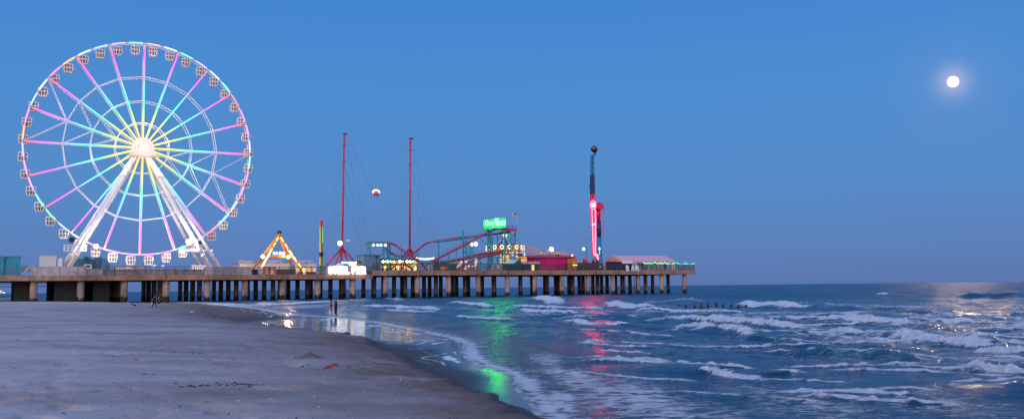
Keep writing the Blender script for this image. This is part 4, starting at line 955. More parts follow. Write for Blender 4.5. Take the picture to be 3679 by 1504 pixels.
t=thing('shipping_container','dark blue shipping container behind the bar letters','container',(sx(2230,2),2,ZRT))
m=MB(); a=pp(2191,938.5,2); b=pp(2273,938.5,2); zc=a[2]; zm=pp(2250,946,2)[2]; xm=pp(2234,940,2)[0]
m.box((a[0],2,ZRT+.1),(xm,4.6,zc)); m.box((xm,2,ZRT+.1),(b[0],4.6,zm)); part('body',m,M['navy'],t)
m=MB()
for k in range(30): x=a[0]+.2+(b[0]-a[0]-.4)*k/29; m.box((x-.05,1.95,ZRT+.2),(x+.05,2,(zc if x<xm else zm)-.15))
part('corrugation',m,M['navy'],t)
m=MB()
for px in (2196,2219,2232,2248): p=pp(px,958,1.9); m.box(p-Vector((.1,.02,.3)),p+Vector((.1,.02,.3)))
part('door_bar',m,M['roofgrey'],t)
wallthing('white_cooler_unit','pale cooling unit on the lower end of the blue container','cooling unit',2235,2273,937,945.6,2.3,2,M['white'])
t=thing('bar_letters','three big white standing letters reading BAR on the pier edge','sign',(sx(2272,-.1),-.1,ZRT))
wb=mat('white_letter_face',(.85,.8,.82),.5,.05)
for ch,xa,xb in (('B',2249.5,2259.5),('A',2267.5,2278.5),('R',2286,2296.5)):
    p=pp(xa,974.5,-.12); q=pp(xb,952,-.12); me=text_mesh(ch,q[2]-p[2],.35,wb,.04,q[0]-p[0]); meshobj('letter',me,t,Vector((p[0],-.12,p[2]))-ORG[t.name])
m=MB()
for xa in (2254,2272,2291): p=pp(xa,974,.1); m.bar((p[0],.15,p[2]),(p[0],.15,p[2]+2),.12)
part('letter_bracket',m,M['dark'],t)
def lights(label,pts,n,bend):
    P=[pp(*q) for q in pts]; t=thing('string_lights',label,'string lights',tuple(P[0]),'green string lights')
    m=MB(); w=MB()
    for a,b in zip(P[:-1],P[1:]):
        last=a
        for i in range(n+1):
            k=i/n; c=a.lerp(b,k)-Vector((0,0,bend*4*k*(1-k))); m.col=(.12,1,.45) if i%5 else (.2,1,.9); m.ball(c+Vector((0,0,rng.uniform(-.12,.05))),.15,6)
            if i: w.tube(last,c,.02,4)
            last=c
    part('wire',w,M['dark'],t); part('bulb_string',m,emitcol('green_bulb',2.2),t)
lights('green string lights sagging under the tent eave over the bar wall',[(2311,942,6.9),(2330,943,6.9),(2351,941,6.9),(2371,944,6.9),(2389,942,6.9),(2400,945,6.9),(2424,944,6.9)],8,.35)
lights('green string lights strung in the open beyond the tent to the last post',[(2431,943,3),(2464,944.5,3),(2493,944.5,3)],11,.45)
m=MB(); p=pp(2497,975,1); m.tube((p[0],1,ZRT),(p[0],1,pp(2497,942,1)[2]),.09,8)
single('end_post',m,M['offwhite'],(p[0],1,ZRT),'thin pale post at the seaward corner of the pier','post')
# tables and chairs behind the end railing
for k,(px,col_) in enumerate(((2345,'pale'),(2362,'grey'),(2378,'white'),(2394,'cream'),(2410,'white'),(2452,'grey'),(2468,'white'),(2484,'grey'))):
    p=pp(px,968,2.6); t=thing('bar_table',f'round {col_} bar table behind the end railing, '+('nearest the bar letters','second from the bar letters','third from the bar letters','just before the tent curtains','beside the outer tent curtain','beside the seated people','between the seated people and the corner','at the seaward corner')[k],'table',(p[0],2.6,ZRT),'bar tables at the pier end')
    m=MB(); m.cyl((p[0],2.6,ZRT+.72),.55,.05,16); part('tabletop',m,M['offwhite'],t)
    m=MB(); m.tube((p[0],2.6,ZRT),(p[0],2.6,ZRT+.72),.05,8); m.cyl((p[0],2.6,ZRT),.3,.04,12); part('pedestal',m,M['dark'],t)
    for s in (-1,1):
        x=p[0]+s*.95; m=MB(); m.box((x-.22,2.4,ZRT+.42),(x+.22,2.84,ZRT+.47)); m.box((x+s*.2,2.4,ZRT+.47),(x+s*.24,2.84,ZRT+.95))
        for i in (-1,1):
            for j in (0,1): m.bar((x+i*.19,2.44+j*.36,ZRT),(x+i*.19,2.44+j*.36,ZRT+.42),.04)
        c=single('bar_chair',m,M['roofgrey'],(x,2.6,ZRT),('chair on the landward side' if s<0 else 'chair on the seaward side')+f' of the {col_} bar table '+('nearest the letters','second from the letters','third from the letters','before the curtains','by the outer curtain','by the seated people','past the seated people','at the pier corner')[k],'chair','chairs at the bar tables')
# ------------------------------------------------------------------ timber stumps in the surf
ST=[(2438,1093,1105.5,10,0,'first short dark stump of the row, nearest the pier'),(2464.5,1092,1105.5,10,.04,'second dark stump of the row, tapering to a narrow head'),(2495.5,1091,1106,10,0,'broad square-headed stump beside the tall slim one'),(2519.5,1088,1106.5,9,0,'tallest slim stump of the row'),(2546,1087.5,1102.5,8.5,-.22,'thin split stump leaning over between two tall ones'),(2574,1085.5,1102.5,10,0,'tall stump whose head stands highest in the row'),(2598,1090,1102.5,9.5,.03,'reddish medium stump just past the highest one'),(2627.5,1092,1102.5,9.5,0,'low stump third from the seaward end'),(2652.5,1093,1103.5,9.5,.1,'low stump with a pale patch on its side'),(2680,1094,1102,9,.05,'smallest rounded stump at the seaward end')]
for px,y0,y1,w,ln,lb in ST:
    b=gz(px,y1+3,0); sc=b.y/F; h=(y1-y0+3)*sc; r=w*sc/2; m=MB(); t0=random.uniform(.72,.95)
    m.lathe((0,0,-1.5),[(r*1.02,0),(r*1.05,1.5),(r*.98,1.5+h*.6),(r*t0,1.5+h*.95),(r*t0*.6,1.5+h)],10)
    for v in m.v:
        v.x+=ln*max(0,v.z)+random.uniform(-.02,.02); v.y+=random.uniform(-.02,.02)
        if v.z>h*.8: v.z+=random.uniform(-.07,.05)
    me=m.mesh('timber_stump',M['stump']); o=meshobj('timber_stump',me,None,(b.x,b.y,0)); props(o,lb,'stump','row of old timber stumps in the surf')
# ------------------------------------------------------------------ moon, distant lights, buoy
r=ray(3424,294).normalized(); D=14000
mb=MB(); mb.ball((0,0,0),D*.0053,48); 
for i,v in enumerate(mb.v):
    k=max(0,-v.normalized().dot(r)); k=.0019+.9981*min(1,k/.92)**8; mb.c[i]=(k,k*.66,k*.38)
me=mb.mesh('moon',emitcol('moonlight_disc',950),(0,0,0),True); o=meshobj('moon',me,None,CAM+r*D); props(o,'full white moon shining above the sea','moon')
b=gz(5,1058,0); s=.55
bo=bpy.data.objects.new('lit_boat',None); COL.objects.link(bo); bo.location=wld((0,0,0)); p=gz(4,1056.5,0); bo.location=p; props(bo,'small boat with yellow and pink lights beyond the landward end of the pier','boat'); ORG[bo.name]=Vector((0,0,0)); k=p.y/F
m=MB(); m.add([(-14*k,0,.2*k),(13*k,0,.2*k),(17*k,0,3*k),(-16*k,0,3*k),(-14*k,4*k,.2*k),(13*k,4*k,.2*k),(17*k,4*k,3*k),(-16*k,4*k,3*k)],[(0,1,2,3),(7,6,5,4),(3,2,6,7),(0,3,7,4),(1,5,6,2)]); part('hull',m,M['redcloth'],bo)
m=MB(); m.box((-10*k,1*k,3*k),(3*k,3*k,9*k)); part('cabin',m,M['offwhite'],bo)
m=MB()
for i,(x,z,rr) in enumerate(((-8,10,2),(-3,11,2.2),(0,13,1.6),(4,8,2),(9,6,2.3),(12,5,2),(-12,7,2))): m.col=[(1,.75,.25),(1,.8,.7),(1,.6,.2),(1,.85,.4)][i%4]; m.ball((x*k,.3*k,z*k),rr*k*.8,8)
part('deck_light',m,emitcol('boat_light',2.0),bo)
p=gz(3335,1022,0); p=p*(900/p.y); k=900/F; m=MB(); m.lathe((0,0,0),[(2.2*k,-.5),(2.2*k,1.2*k),(.7*k,4*k),(.5*k,9*k),(.1*k,11*k)],10)
o=meshobj('buoy',m.mesh('buoy',M['red']),None,(p.x,900,0)); props(o,'tiny red buoy far out on the horizon','buoy')
# ------------------------------------------------------------------ terrain functions (used by people too)
def hz_(px): return 1031.5-.01169*(px-CX)
def G(px,py,z): p=gz(px,py,z); return (p.x,p.y)
E_=[(-260,520,.5),(-175,320,.5),(-133,281,.35),(-112,262,.2)]+[(*G(x,y,z),z) for x,y,z in ((690,1091,.2),(735,1110,.2),(775,1135,.25),(860,1152,.3),(960,1166,.35),(1092,1181,.4),(1224,1194,.45),(1312,1216,.5),(1400,1260,.55),(1510,1309,.6),(1621,1357,.65),(1753,1410,.72),(1868,1463,.8),(1895,1500,.85))]+[(4.5,9,.9),(8,-12,.9)]
W_=[(-240,530),(-155,330),(-118,288),(-99,268)]+[G(x,y,0) for x,y in ((722,1087),(800,1097),(916,1108),(1000,1126),(1100,1134),(1200,1140),(1350,1160),(1500,1188),(1600,1213),(1660,1235),(1652,1262),(1668,1285),(1715,1312),(1790,1335),(1830,1365),(1850,1400),(1890,1440),(1900,1478),(1965,1508))]+[(9,12),(14,-12)]
def polydist(x,y,P):
    """signed distance to a polyline (positive on its left side when walking from far to near, i.e. seaward +x negative) and parameter"""
    best=np.full(x.shape,1e9,np.float32); par=np.zeros(x.shape,np.float32); sg=np.zeros(x.shape,np.float32)
    for i in range(len(P)-1):
        ax,ay=P[i][0],P[i][1]; bx,by=P[i+1][0],P[i+1][1]; dx,dy=bx-ax,by-ay; L=dx*dx+dy*dy
        t=np.clip(((x-ax)*dx+(y-ay)*dy)/L,0,1); ex=x-(ax+t*dx); ey=y-(ay+t*dy); d=ex*ex+ey*ey
        c=(dx*(y-ay)-dy*(x-ax))/math.sqrt(L); m=d<best-1e-9
        best=np.where(m,d,best); par=np.where(m,i+t,par); sg=np.where(m,np.sign(c),sg)
    return np.sqrt(best),sg,par
def inside(x,y,P):
    r=np.zeros(x.shape,bool); n=len(P)
    for i in range(n):
        ax,ay=P[i][0],P[i][1]; bx,by=P[(i+1)%n][0],P[(i+1)%n][1]
        c=((ay>y)!=(by>y))&(x<(bx-ax)*(y-ay)/((by-ay)+1e-12)+ax); r^=c
    return r
def vnoise(x,y,seed=0):
    xi=np.floor(x).astype(np.int64); yi=np.floor(y).astype(np.int64); fx=x-xi; fy=y-yi; fx=fx*fx*(3-2*fx); fy=fy*fy*(3-2*fy)
    def h(a,b): 
        n=(a*374761393+b*668265263+seed*1442695041)&0x7fffffff; n=((n^(n>>13))*1274126177)&0x7fffffff; return ((n^(n>>16))&0xffff)/65535.0
    return (h(xi,yi)*(1-fx)+h(xi+1,yi)*fx)*(1-fy)+(h(xi,yi+1)*(1-fx)+h(xi+1,yi+1)*fx)*fy
def fbm(x,y,seed=0,oc=4):
    s=0;a=.5
    for i in range(oc): s=s+a*vnoise(x,y,seed+i); x=x*2.03+7.1; y=y*2.03+3.7; a*=.5
    return s/(1-.5**oc)
LAND=[(-2500,520)]+[(p[0],p[1]) for p in E_]+[(-2500,-12)]
WLAND=[(-2500,530)]+[(p[0],p[1]) for p in W_]+[(-2500,-12)]
EZ=np.array([p[2] for p in E_])
def sstep(a,b,x): t=np.clip((x-a)/(b-a),0,1); return t*t*(3-2*t)
MOUND=gz(1118,1278,1.0)
def sand(x,y):
    x=np.asarray(x,np.float64); y=np.asarray(y,np.float64)
    wob=(fbm(x*.35,y*.35,11,3)-.5)*np.clip(y/40,.5,2.2)
    dE,_,pE=polydist(x+wob,y,E_); dW,_,_=polydist(x+wob*.5,y,W_); inE=inside(x+wob,y,LAND); inW=inside(x+wob*.5,y,WLAND)
    ze=np.interp(pE,np.arange(len(EZ)),EZ)
    far=sstep(150,260,y); top=1.16-.55*far*sstep(-135,-90,x)
    zd=ze+(np.maximum(top,ze+.05)-ze)*(1-np.exp(-dE/(2.5+.06*y)))
    amp=sstep(0,6,dE)
    zd=zd+amp*((fbm(x*.10,y*.16,3,3)-.5)*.22)+sstep(0,2.5,dE)*((fbm(x*.5,y*.9,4,4)-.5)*.10)+sstep(0,1,dE)*(fbm(x*3.2,y*3.2,8,3)-.5)*.035
    zd=zd+sstep(1,5,dE)*(1-sstep(25,70,y))*np.clip(fbm(x*1.5,y*1.5,71,2)-.55,0,1)*-.55; rough=np.exp(-dE/3.2)*(fbm(x*1.3,y*1.3,9,4)-.5)*.34+np.exp(-dE/4.)*(fbm(x*.55,y*.55,19,3)-.5)*.30*np.clip(dE,0,1); zd=zd+rough
    t=dW/(dW+dE+1e-6); zw=.13*t**1.3; k=np.clip(dE/1.3,0,1); k=1-(k*k*(3-2*k)); sc=(ze-zw)*k*(.6+.8*(fbm(x*.8,y*.8,21,3)-.2))
    zw=zw+np.clip(sc,0,ze-zw)
    zs=-np.minimum(3.0,.035*dW)
    z=np.where(inE,zd,np.where(inW,zw,zs)); mx,my=MOUND.x,MOUND.y
    q=((x-mx)/.55)**2+((y-my)/.5)**2; mo_=np.exp(-q*2.2)*(.35+1.3*fbm(x*6,y*6,2,4)); z=z+.17*mo_
    wet=np.where(inE,np.exp(-dE*2.2),1.0-.65*sstep(22,36,-x)); moist=np.where(inE,np.maximum(np.exp(-dE/np.clip(.08*y+2.0,3.2,11))*(.55+1.1*(fbm(x*.5,y*.5,31,4)-.2)),np.clip(mo_*2,0,1)),1.0)
    film=np.where(inE,0,np.maximum(sstep(44,56,y+(fbm(x*.35,y*.12,51,3)-.5)*16)*sstep(.2,1.2,dE)*sstep(-27,-20,x),np.where(inW,np.exp(-(dW/(.7+.014*y))**2),1)))
    tt=t+(fbm(x*.45,y*.3,81,4)-.5)*.5; sw=0
    for c_,a_ in ((.16,1.),(.36,.8),(.55,.6)): sw=np.maximum(sw,a_*np.exp(-((tt-c_)/.05)**2))
    sw=np.where(inE|~inW,0,sw*sstep(.35,.6,fbm(x*.6,y*.35,83,3)+.06)*sstep(24,36,y))
    return z,np.clip(wet,0,1),np.clip(moist,0,1),np.clip(film,0,1),sw
def sandz(x,y): return float(sand(np.array([x]),np.array([y]))[0][0])
def on_sand(px,py):
    z=1.0
    for _ in range(8): p=gz(px,py,z); z=.5*z+.5*sandz(p.x,p.y)
    return Vector((p.x,p.y,sandz(p.x,p.y)))
# ------------------------------------------------------------------ people
def skin_mesh(name,verts,edges,rad,m,lv=2,smooth=True):
    me=bpy.data.meshes.new(name); me.from_pydata([tuple(v) for v in verts],edges,[]); o=bpy.data.objects.new(name,me); COL.objects.link(o)
    o.modifiers.new('s','SKIN'); 
    for i,r in enumerate(rad): sv=me.skin_vertices[0].data[i]; sv.radius=(r,r) if not isinstance(r,tuple) else r; sv.use_root=(i==0)
    s=o.modifiers.new('u','SUBSURF'); s.levels=lv; s.render_levels=lv
    bpy.context.view_layer.update(); out=bpy.data.meshes.new_from_object(o.evaluated_get(bpy.context.evaluated_depsgraph_get())); bpy.data.objects.remove(o)
    out.name=name; out.materials.clear(); out.materials.append(m); out.polygons.foreach_set('use_smooth',[True]*len(out.polygons)); return out
def person(label,loc,face,H=1.74,pose={},shirt='black',legs='black',leglen=1.0,sleeve=.55,hair='hair',cap=None,lying=False,hairlong=False,bare=False,group=None):
    """local frame: x to the person's right, y forward, z up"""
    J={'pel':(0,0,.93),'waist':(0,0,1.08),'chest':(0,.01,1.30),'neck':(0,0,1.47),'headb':(0,.02,1.565),'headt':(0,.015,1.665)}
    for s,n in ((1,'r'),(-1,'l')):
        J.update({'hip'+n:(s*.10,0,.90),'kne'+n:(s*.11,.03,.49),'ank'+n:(s*.12,-.01,.08),'toe'+n:(s*.13,.16,.035),'sho'+n:(s*.19,0,1.42),'elb'+n:(s*.24,-.02,1.14),'wri'+n:(s*.25,.06,.90)})
    J.update(pose); J={k:Vector(v) for k,v in J.items()}
    t=bpy.data.objects.new('person',None); COL.objects.link(t); t.location=loc; t.rotation_euler=(0,0,face); t.scale=(H/1.74*1.1,H/1.74*1.1,H/1.74); props(t,label,'person',group); t.empty_display_size=.3
    V=[];E=[];Rr=[];ix={}
    def v(n,p,r,par=None):
        ix[n]=len(V); V.append(p); Rr.append(r)
        if par is not None: E.append((ix[par],ix[n]))
    v('pel',J['pel'],(.145,.11)); v('waist',J['waist'],(.125,.10),'pel'); v('chest',J['chest'],(.155,.11),'waist'); v('neck',J['neck'],.05,'chest'); v('headb',J['headb'],(.078,.094),'neck'); v('headt',J['headt'],(.085,.10),'headb'); v('crown',J['headt']+(J['headt']-J['headb'])*.62,(.062,.07),'headt')
    hd=(J['headt']-J['headb']); fwd=Vector((0,1,0)) if not lying else Vector((0,.9,-.3))
    v('nose',J['headb']+fwd*.105+Vector((0,0,.02)),.016,'headb')
    for s,n in ((1,'r'),(-1,'l')):
        v('hip'+n,J['hip'+n],.092,'pel'); v('kne'+n,J['kne'+n],.06,'hip'+n); v('calf'+n,J['kne'+n].lerp(J['ank'+n],.35)+Vector((0,-.015,0)),.058,'kne'+n); v('ank'+n,J['ank'+n],.04,'calf'+n); v('toe'+n,J['toe'+n],.034,'ank'+n)
        v('sho'+n,J['sho'+n],.062,'chest'); v('elb'+n,J['elb'+n],.042,'sho'+n); v('wri'+n,J['wri'+n],.028,'elb'+n)
        d=(J['wri'+n]-J['elb'+n]).normalized(); a=d.cross(Vector((0,1,0.2))).normalized(); b=d.cross(a)
        v('palm'+n,J['wri'+n]+d*.06,(.036,.024),'wri'+n)
        v('ear'+n,J['headb']+Vector((s*.085,-.005,.02)),.016,'headb')
        for i,(o_,L) in enumerate(((-.03,.068),(-.01,.080),(.01,.075),(.03,.058))):
            p=J['wri'+n]+d*.105+a*o_; v(f'f{i}{n}',p,.011,'palm'+n); v(f'g{i}{n}',p+d*L*.55+b*.012,.0095,f'f{i}{n}'); v(f'h{i}{n}',p+d*L*.9+b*.035,.008,f'g{i}{n}')
        p=J['wri'+n]+d*.04-a*.045; v('t1'+n,p,.012,'palm'+n); v('t2'+n,p+d*.04-a*.02,.010,'t1'+n)
    meshobj('body',skin_mesh('body',V,E,Rr,M['skin']),t)
    g=.016
    if shirt:
        vs=[J['pel']-(J['waist']-J['pel'])*.9,J['waist'],J['chest'],J['neck']-(J['neck']-J['chest'])*.05]; rs=[(.16+g,.14+g),(.14+g,.115+g),(.165+g,.12+g),.075]; es=[(0,1),(1,2),(2,3)]
        for n in 'rl':
            k=len(vs); vs += [J['sho'+n],J['sho'+n].lerp(J['elb'+n],sleeve)]; rs += [.066+g,.052+g]; es += [(2,k),(k,k+1)]
        meshobj('shirt',skin_mesh('shirt',vs,es,rs,M[shirt]),t)
    if legs:
        vs=[J['pel'],J['waist']+(J['chest']-J['waist'])*.2]; rs=[(.135+g,.118+g),(.118+g,.105+g)]; es=[(0,1)]
        for n in 'rl':
            k=len(vs); e=J['kne'+n].lerp(J['ank'+n],max(0,leglen-1)*.93) if leglen>1 else J['hip'+n].lerp(J['kne'+n],leglen)
            vs.append(J['hip'+n]); rs.append(.098+g); es.append((0,k))
            if leglen>1: vs.append(J['kne'+n]); rs.append(.068+g); es.append((k,k+1)); vs.append(e); rs.append(.052+g); es.append((k+1,k+2))
            else: vs.append(e); rs.append(.085+g); es.append((k,k+1))
        meshobj('trousers' if leglen>1 else 'shorts',skin_mesh('trousers',vs,es,rs,M[legs]),t)
    hb=J['headb']; ht=J['headt']; back=-fwd
    vs=[hb+back*.055+hd*.15,ht+back*.03,ht+hd*.45,ht+hd*.9]; rs=[(.10,.09),(.112,.112),(.105,.11),(.07,.07)]; es=[(0,1),(1,2),(2,3)]
    if hairlong: vs += [J['neck']+back*.07]; rs += [.095]; es += [(0,4)]; vs += [J['neck']+back*.10-Vector((0,0,.2))]; rs += [.075]; es += [(4,5)]
    meshobj('hair',skin_mesh('hair',vs,es,rs,M[hair]),t)
    q=MB()
    for s in (-1,1): q.ball(hb+fwd*.088+Vector((s*.033,0,.045)),.012,8)
    meshobj('eye',q.mesh('eye',M['dark']),t)
    if cap:
        q=MB(); q.lathe(ht+Vector((0,0,.03)),[(.118,0),(.118,.05),(.09,.105),(.01,.13)],16); q.box(ht+Vector((-.07,.08,.03)),ht+Vector((.07,.22,.045))); meshobj('cap',q.mesh('cap',M[cap]),t)
    return t
pA=gz(1190,1130.5,.03); pB=gz(1206.5,1131,.03); zA=max(.0,sandz(pA.x,pA.y)); zB=max(.0,sandz(pB.x,pB.y))
person('person in black sleeveless top, red shorts and dark cap standing at the water edge',(pA.x,pA.y,zA),R(-80),1.76,
   {'elbr':(.24,.12,1.18),'wrir':(.12,.36,1.24),'elbl':(-.25,.08,1.16),'wril':(-.10,.34,1.22),'kner':(.13,.0,.49),'ankr':(.17,-.04,.08),'toer':(.19,.12,.035),'anll':(0,0,0)},'black','redcloth',.92,.12,'hair','black')
person('person in long dark outfit with long black hair beside the one in red shorts',(pB.x,pB.y,zB),R(72),1.70,
   {'elbl':(-.26,.10,1.15),'wril':(-.2,.30,1.02),'elbr':(.25,.06,1.14),'wrir':(.12,.32,1.20)},'black','black',1.95,.5,'hair',None,hairlong=True)
c=gz(1198,1086,0); hb_=Vector(((pA.x+pB.x)/2,(pA.y+pB.y)/2-.05,zA+1.40)); m=MB(); m.lathe((0,0,0),[(.01,-.15),(.10,-.11),(.145,-.04),(.15,0)],16); 
o=meshobj('held_ball',None if 0 else None)
bpy.data.objects.remove(o)
q=MB(); q.ball((0,0,0),.15,16); mm,nt,b_=_new('blue_white_ball'); tc=N(nt,'ShaderNodeTexCoord'); sp=N(nt,'ShaderNodeSeparateXYZ'); nt.links.new(tc.outputs['Object'],sp.inputs[0]); r_=ramp(nt,[(.0,(.75,.75,.8)),(.45,(.02,.12,.6))],'CONSTANT')
ad=N(nt,'ShaderNodeMath',operation='ADD'); nt.links.new(sp.outputs[2],ad.inputs[0]); ad.inputs[1].default_value=.45; nt.links.new(ad.outputs[0],r_.inputs[0]); nt.links.new(r_.outputs[0],b_.inputs['Base Color'])
o=meshobj('beach_ball',q.mesh('beach_ball',mm,(0,0,0),True),None,hb_); props(o,'small blue and white ball held up between the two people at the water edge','ball')
pC=on_sand(556,1104.5); pD=on_sand(570.5,1103)
person('tall person all in black, legs apart on the dry sand, back turned',pC,R(10),1.84,
   {'ankr':(.13,.02,.08),'toer':(.15,.17,.035),'ankl':(-.33,-.02,.08),'toel':(-.38,.13,.035),'knel':(-.20,.02,.49),'elbl':(-.30,-.02,1.15),'wril':(-.36,.04,.92),'elbr':(.27,.08,1.18),'wrir':(.22,.30,1.12)},'black','black',1.95,.6,'hair')
person('person in black T-shirt, knee shorts and cap with hand on hip on the sand',pD,R(160),1.72,
   {'elbl':(-.42,-.05,1.20),'wril':(-.20,.08,1.06),'elbr':(.28,.04,1.16),'wrir':(.22,.2,1.02)},'black','charcoal',.98,.6,'hair','black')
b0=on_sand(546.5,1096); 
m=MB(); m.lathe((0,0,-.20),[(.05,0),(.10,.03),(.09,.24),(.03,.34)],10,(.7,1)); o=meshobj('white_bag',m.mesh('white_bag',M['white']),None,(pC.x-.44,pC.y+.02,pC.z+.62)); props(o,'white bag hanging from the hand of the tall person in black','bag')
q=MB(); q.ball((0,0,0),.13,14); mb_=mat('black_white_ball',(.12,.12,.13),.5,.95,6); b0=on_sand(538,1103); o=meshobj('football',q.mesh('football',mb_,(0,0,0),True),None,(b0.x,b0.y,b0.z+.12)); props(o,'black and white ball on the sand by the tall person in black','ball')
pE_=on_sand(470,1099)
person('person with black hair lying face down on the sand, propped on the elbows',pE_+Vector((.2,.1,0)),R(118),1.66,
   {'pel':(0,-.38,.14),'waist':(0,-.24,.17),'chest':(0,-.03,.27),'neck':(0,.10,.40),'headb':(0,.17,.47),'headt':(0,.19,.57),'hipr':(.09,-.42,.12),'hipl':(-.09,-.42,.12),'kner':(.16,-.80,.08),'knel':(-.16,-.80,.08),'ankr':(.14,-1.18,.06),'ankl':(-.14,-1.18,.06),'toer':(.14,-1.32,.04),'toel':(-.14,-1.32,.04),
    'shor':(.18,.02,.33),'shol':(-.18,.02,.33),'elbr':(.24,.08,.05),'elbl':(-.24,.08,.05),'wrir':(.14,.30,.04),'wril':(-.14,.30,.04)},'charcoal','charcoal',.35,.04,'hair',None,True,True)
# strollers on the pier deck
for px,py,d,sh,lb in ((1006,986,6.5,'charcoal','person in dark grey top on the low deck under the orange ride'),(1012,986,6.2,'black','person in black on the low deck under the orange ride, beside one in grey'),(2449,974,4.5,'orange','person in an orange top behind the end railing of the pier'),(2456,974,4.7,'redcloth','person in a red top behind the end railing beside the orange top')):
    p=pp(px,py,d); w=wld((p[0],d,ZLT if px<1340 else ZRT)); person(lb,w+Vector((0,0,0 if px>1340 else .9)) if 0 else w,R(170+px%50),1.75 if px>1340 else 1.8,{},sh,'black',1.9,.6)
# ------------------------------------------------------------------ small things on the sand
def flipflop(px,py,rot,label):
    p=on_sand(px,py); t=bpy.data.objects.new('flip_flop',None); COL.objects.link(t); t.location=p+Vector((0,0,.012)); t.rotation_euler=(R(4),0,rot); props(t,label,'flip flop','red flip flops on the sand'); t.empty_display_size=.1
    n=28; P=[]
    for i in range(n):
        g=2*math.pi*i/n; y=.14*math.sin(g); x=(.042+.012*math.sin(g))*math.cos(g); P.append((x,y))
    q=MB(); q.add([(x,y,0) for x,y in P]+[(x,y,.022) for x,y in P],[tuple(range(n-1,-1,-1)),tuple(range(n,2*n))]+[(i,(i+1)%n,n+(i+1)%n,n+i) for i in range(n)]); meshobj('sole',q.mesh('sole',M['redcloth']),t)
    q=MB()
    for s in (-1,1): q.path([Vector((0,.075,.022)),Vector((s*.02,.05,.06)),Vector((s*.036,.0,.055)),Vector((s*.043,-.045,.02))],.009,6)
    meshobj('strap',q.mesh('strap',M['dark']),t)
flipflop(1177,1322,R(-62),'red flip flop with a black strap, the nearer of the pair')
flipflop(1203,1312.5,R(-100),'red and black flip flop lying a little farther off, turned sideways')
# gull
p=on_sand(691,1122); t=bpy.data.objects.new('gull',None); COL.objects.link(t); t.location=p; t.rotation_euler=(0,0,R(78)); props(t,'grey and white gull standing on the moist sand with a wing half open','bird')
q=MB(); q.lathe((0,0,.19),[(.0,-.26),(.03,-.2),(.07,-.08),(.085,.02),(.07,.12),(.04,.19),(.035,.22),(.0,.24)],12,(1,.9),'y'); q.ball((0,.22,.27),.045,10); q.lathe((0,.2,.2),[(.045,0),(.035,.08)],8); meshobj('body',q.mesh('body',M['white'],(0,0,0),True),t)
q=MB()
for s in (-1,1): q.add([(s*.07,.10,.24),(s*.09,-.12,.22),(s*.06,-.30,.25),(s*.22,-.10,.38 if s>0 else .27),(s*.07,.10,.225),(s*.09,-.12,.205),(s*.06,-.30,.235),(s*.22,-.10,.365 if s>0 else .255)],[(0,1,3),(1,2,3),(4,7,5),(5,7,6),(0,3,7,4),(3,2,6,7),(0,4,5,1),(1,5,6,2)])
meshobj('wing',q.mesh('wing',mat('gull_grey',(.25,.26,.3))),t)
q=MB(); q.lathe((0,.26,.265),[(.014,0),(.002,.06)],6,(1,1),'y'); meshobj('beak',q.mesh('beak',M['gold']),t)
for s in (-1,1):
    q=MB(); q.tube((s*.03,.0,.12),(s*.03,.01,.0),.006,5); q.box((s*.03-.02,.0,0),(s*.03+.02,.05,.006)); meshobj('leg',q.mesh('leg',M['gold']),t)
# scattered weed, shells, pebbles: nobody could count them
deb=MB(); DL=[]
def clump(px,py,n,sp,szz,col_):
    p=gz(px,py,1.05)
    for i in range(n): DL.append((p.x+random.gauss(0,sp),p.y+random.gauss(0,sp*.5),szz*random.uniform(.4,1.3),col_))
DK=(.03,.022,.02); LT=(.7,.66,.62)
for px,py,n,sp in ((655,1263,9,.35),(690,1260,10,.4),(720,1257,8,.25),(590,1265,7,.3),(740,1382,16,.35),(705,1386,12,.2),(815,1378,14,.3),(860,1378,8,.25),(905,1376,7,.2),(530,1345,5,.06),(1070,1290,8,.2),(1060,1272,10,.12),(900,1190,4,.15),(1260,1290,5,.1),(1275,1300,6,.15),(1045,1148,5,.2)): clump(px,py,n,sp,.045,DK)
for _ in range(3200): clump(random.uniform(-50,1900),1100+400*random.random()**.9,1,.02,random.uniform(.006,.017) if random.random()<.95 else .03,DK if random.random()<.8 else LT)
dx_=np.array([d[0] for d in DL]); dy_=np.array([d[1] for d in DL]); dz_=sand(dx_,dy_)[0]; din=inside(dx_+1.2,dy_,LAND)
for (x,y,s,col_),z,ok in zip(DL,dz_,din):
    if not ok: continue
    deb.col=col_; a=random.uniform(0,6)
    deb.add([(x+s*math.cos(a+g)*random.uniform(.6,1.6),y+s*math.sin(a+g)*random.uniform(.4,.9),z-.004) for g in (0,1.57,3.14,4.7)]+[(x,y,z+s*random.uniform(.3,.7))],[(0,1,4),(1,2,4),(2,3,4),(3,0,4)])
me,nt,b_=_new('debris'); a=N(nt,'ShaderNodeAttribute',attribute_name='col'); nt.links.new(a.outputs['Color'],b_.inputs['Base Color']); b_.inputs['Roughness'].default_value=.8
o=meshobj('beach_debris',deb.mesh('beach_debris',me)); props(o,None,None,None,'stuff')
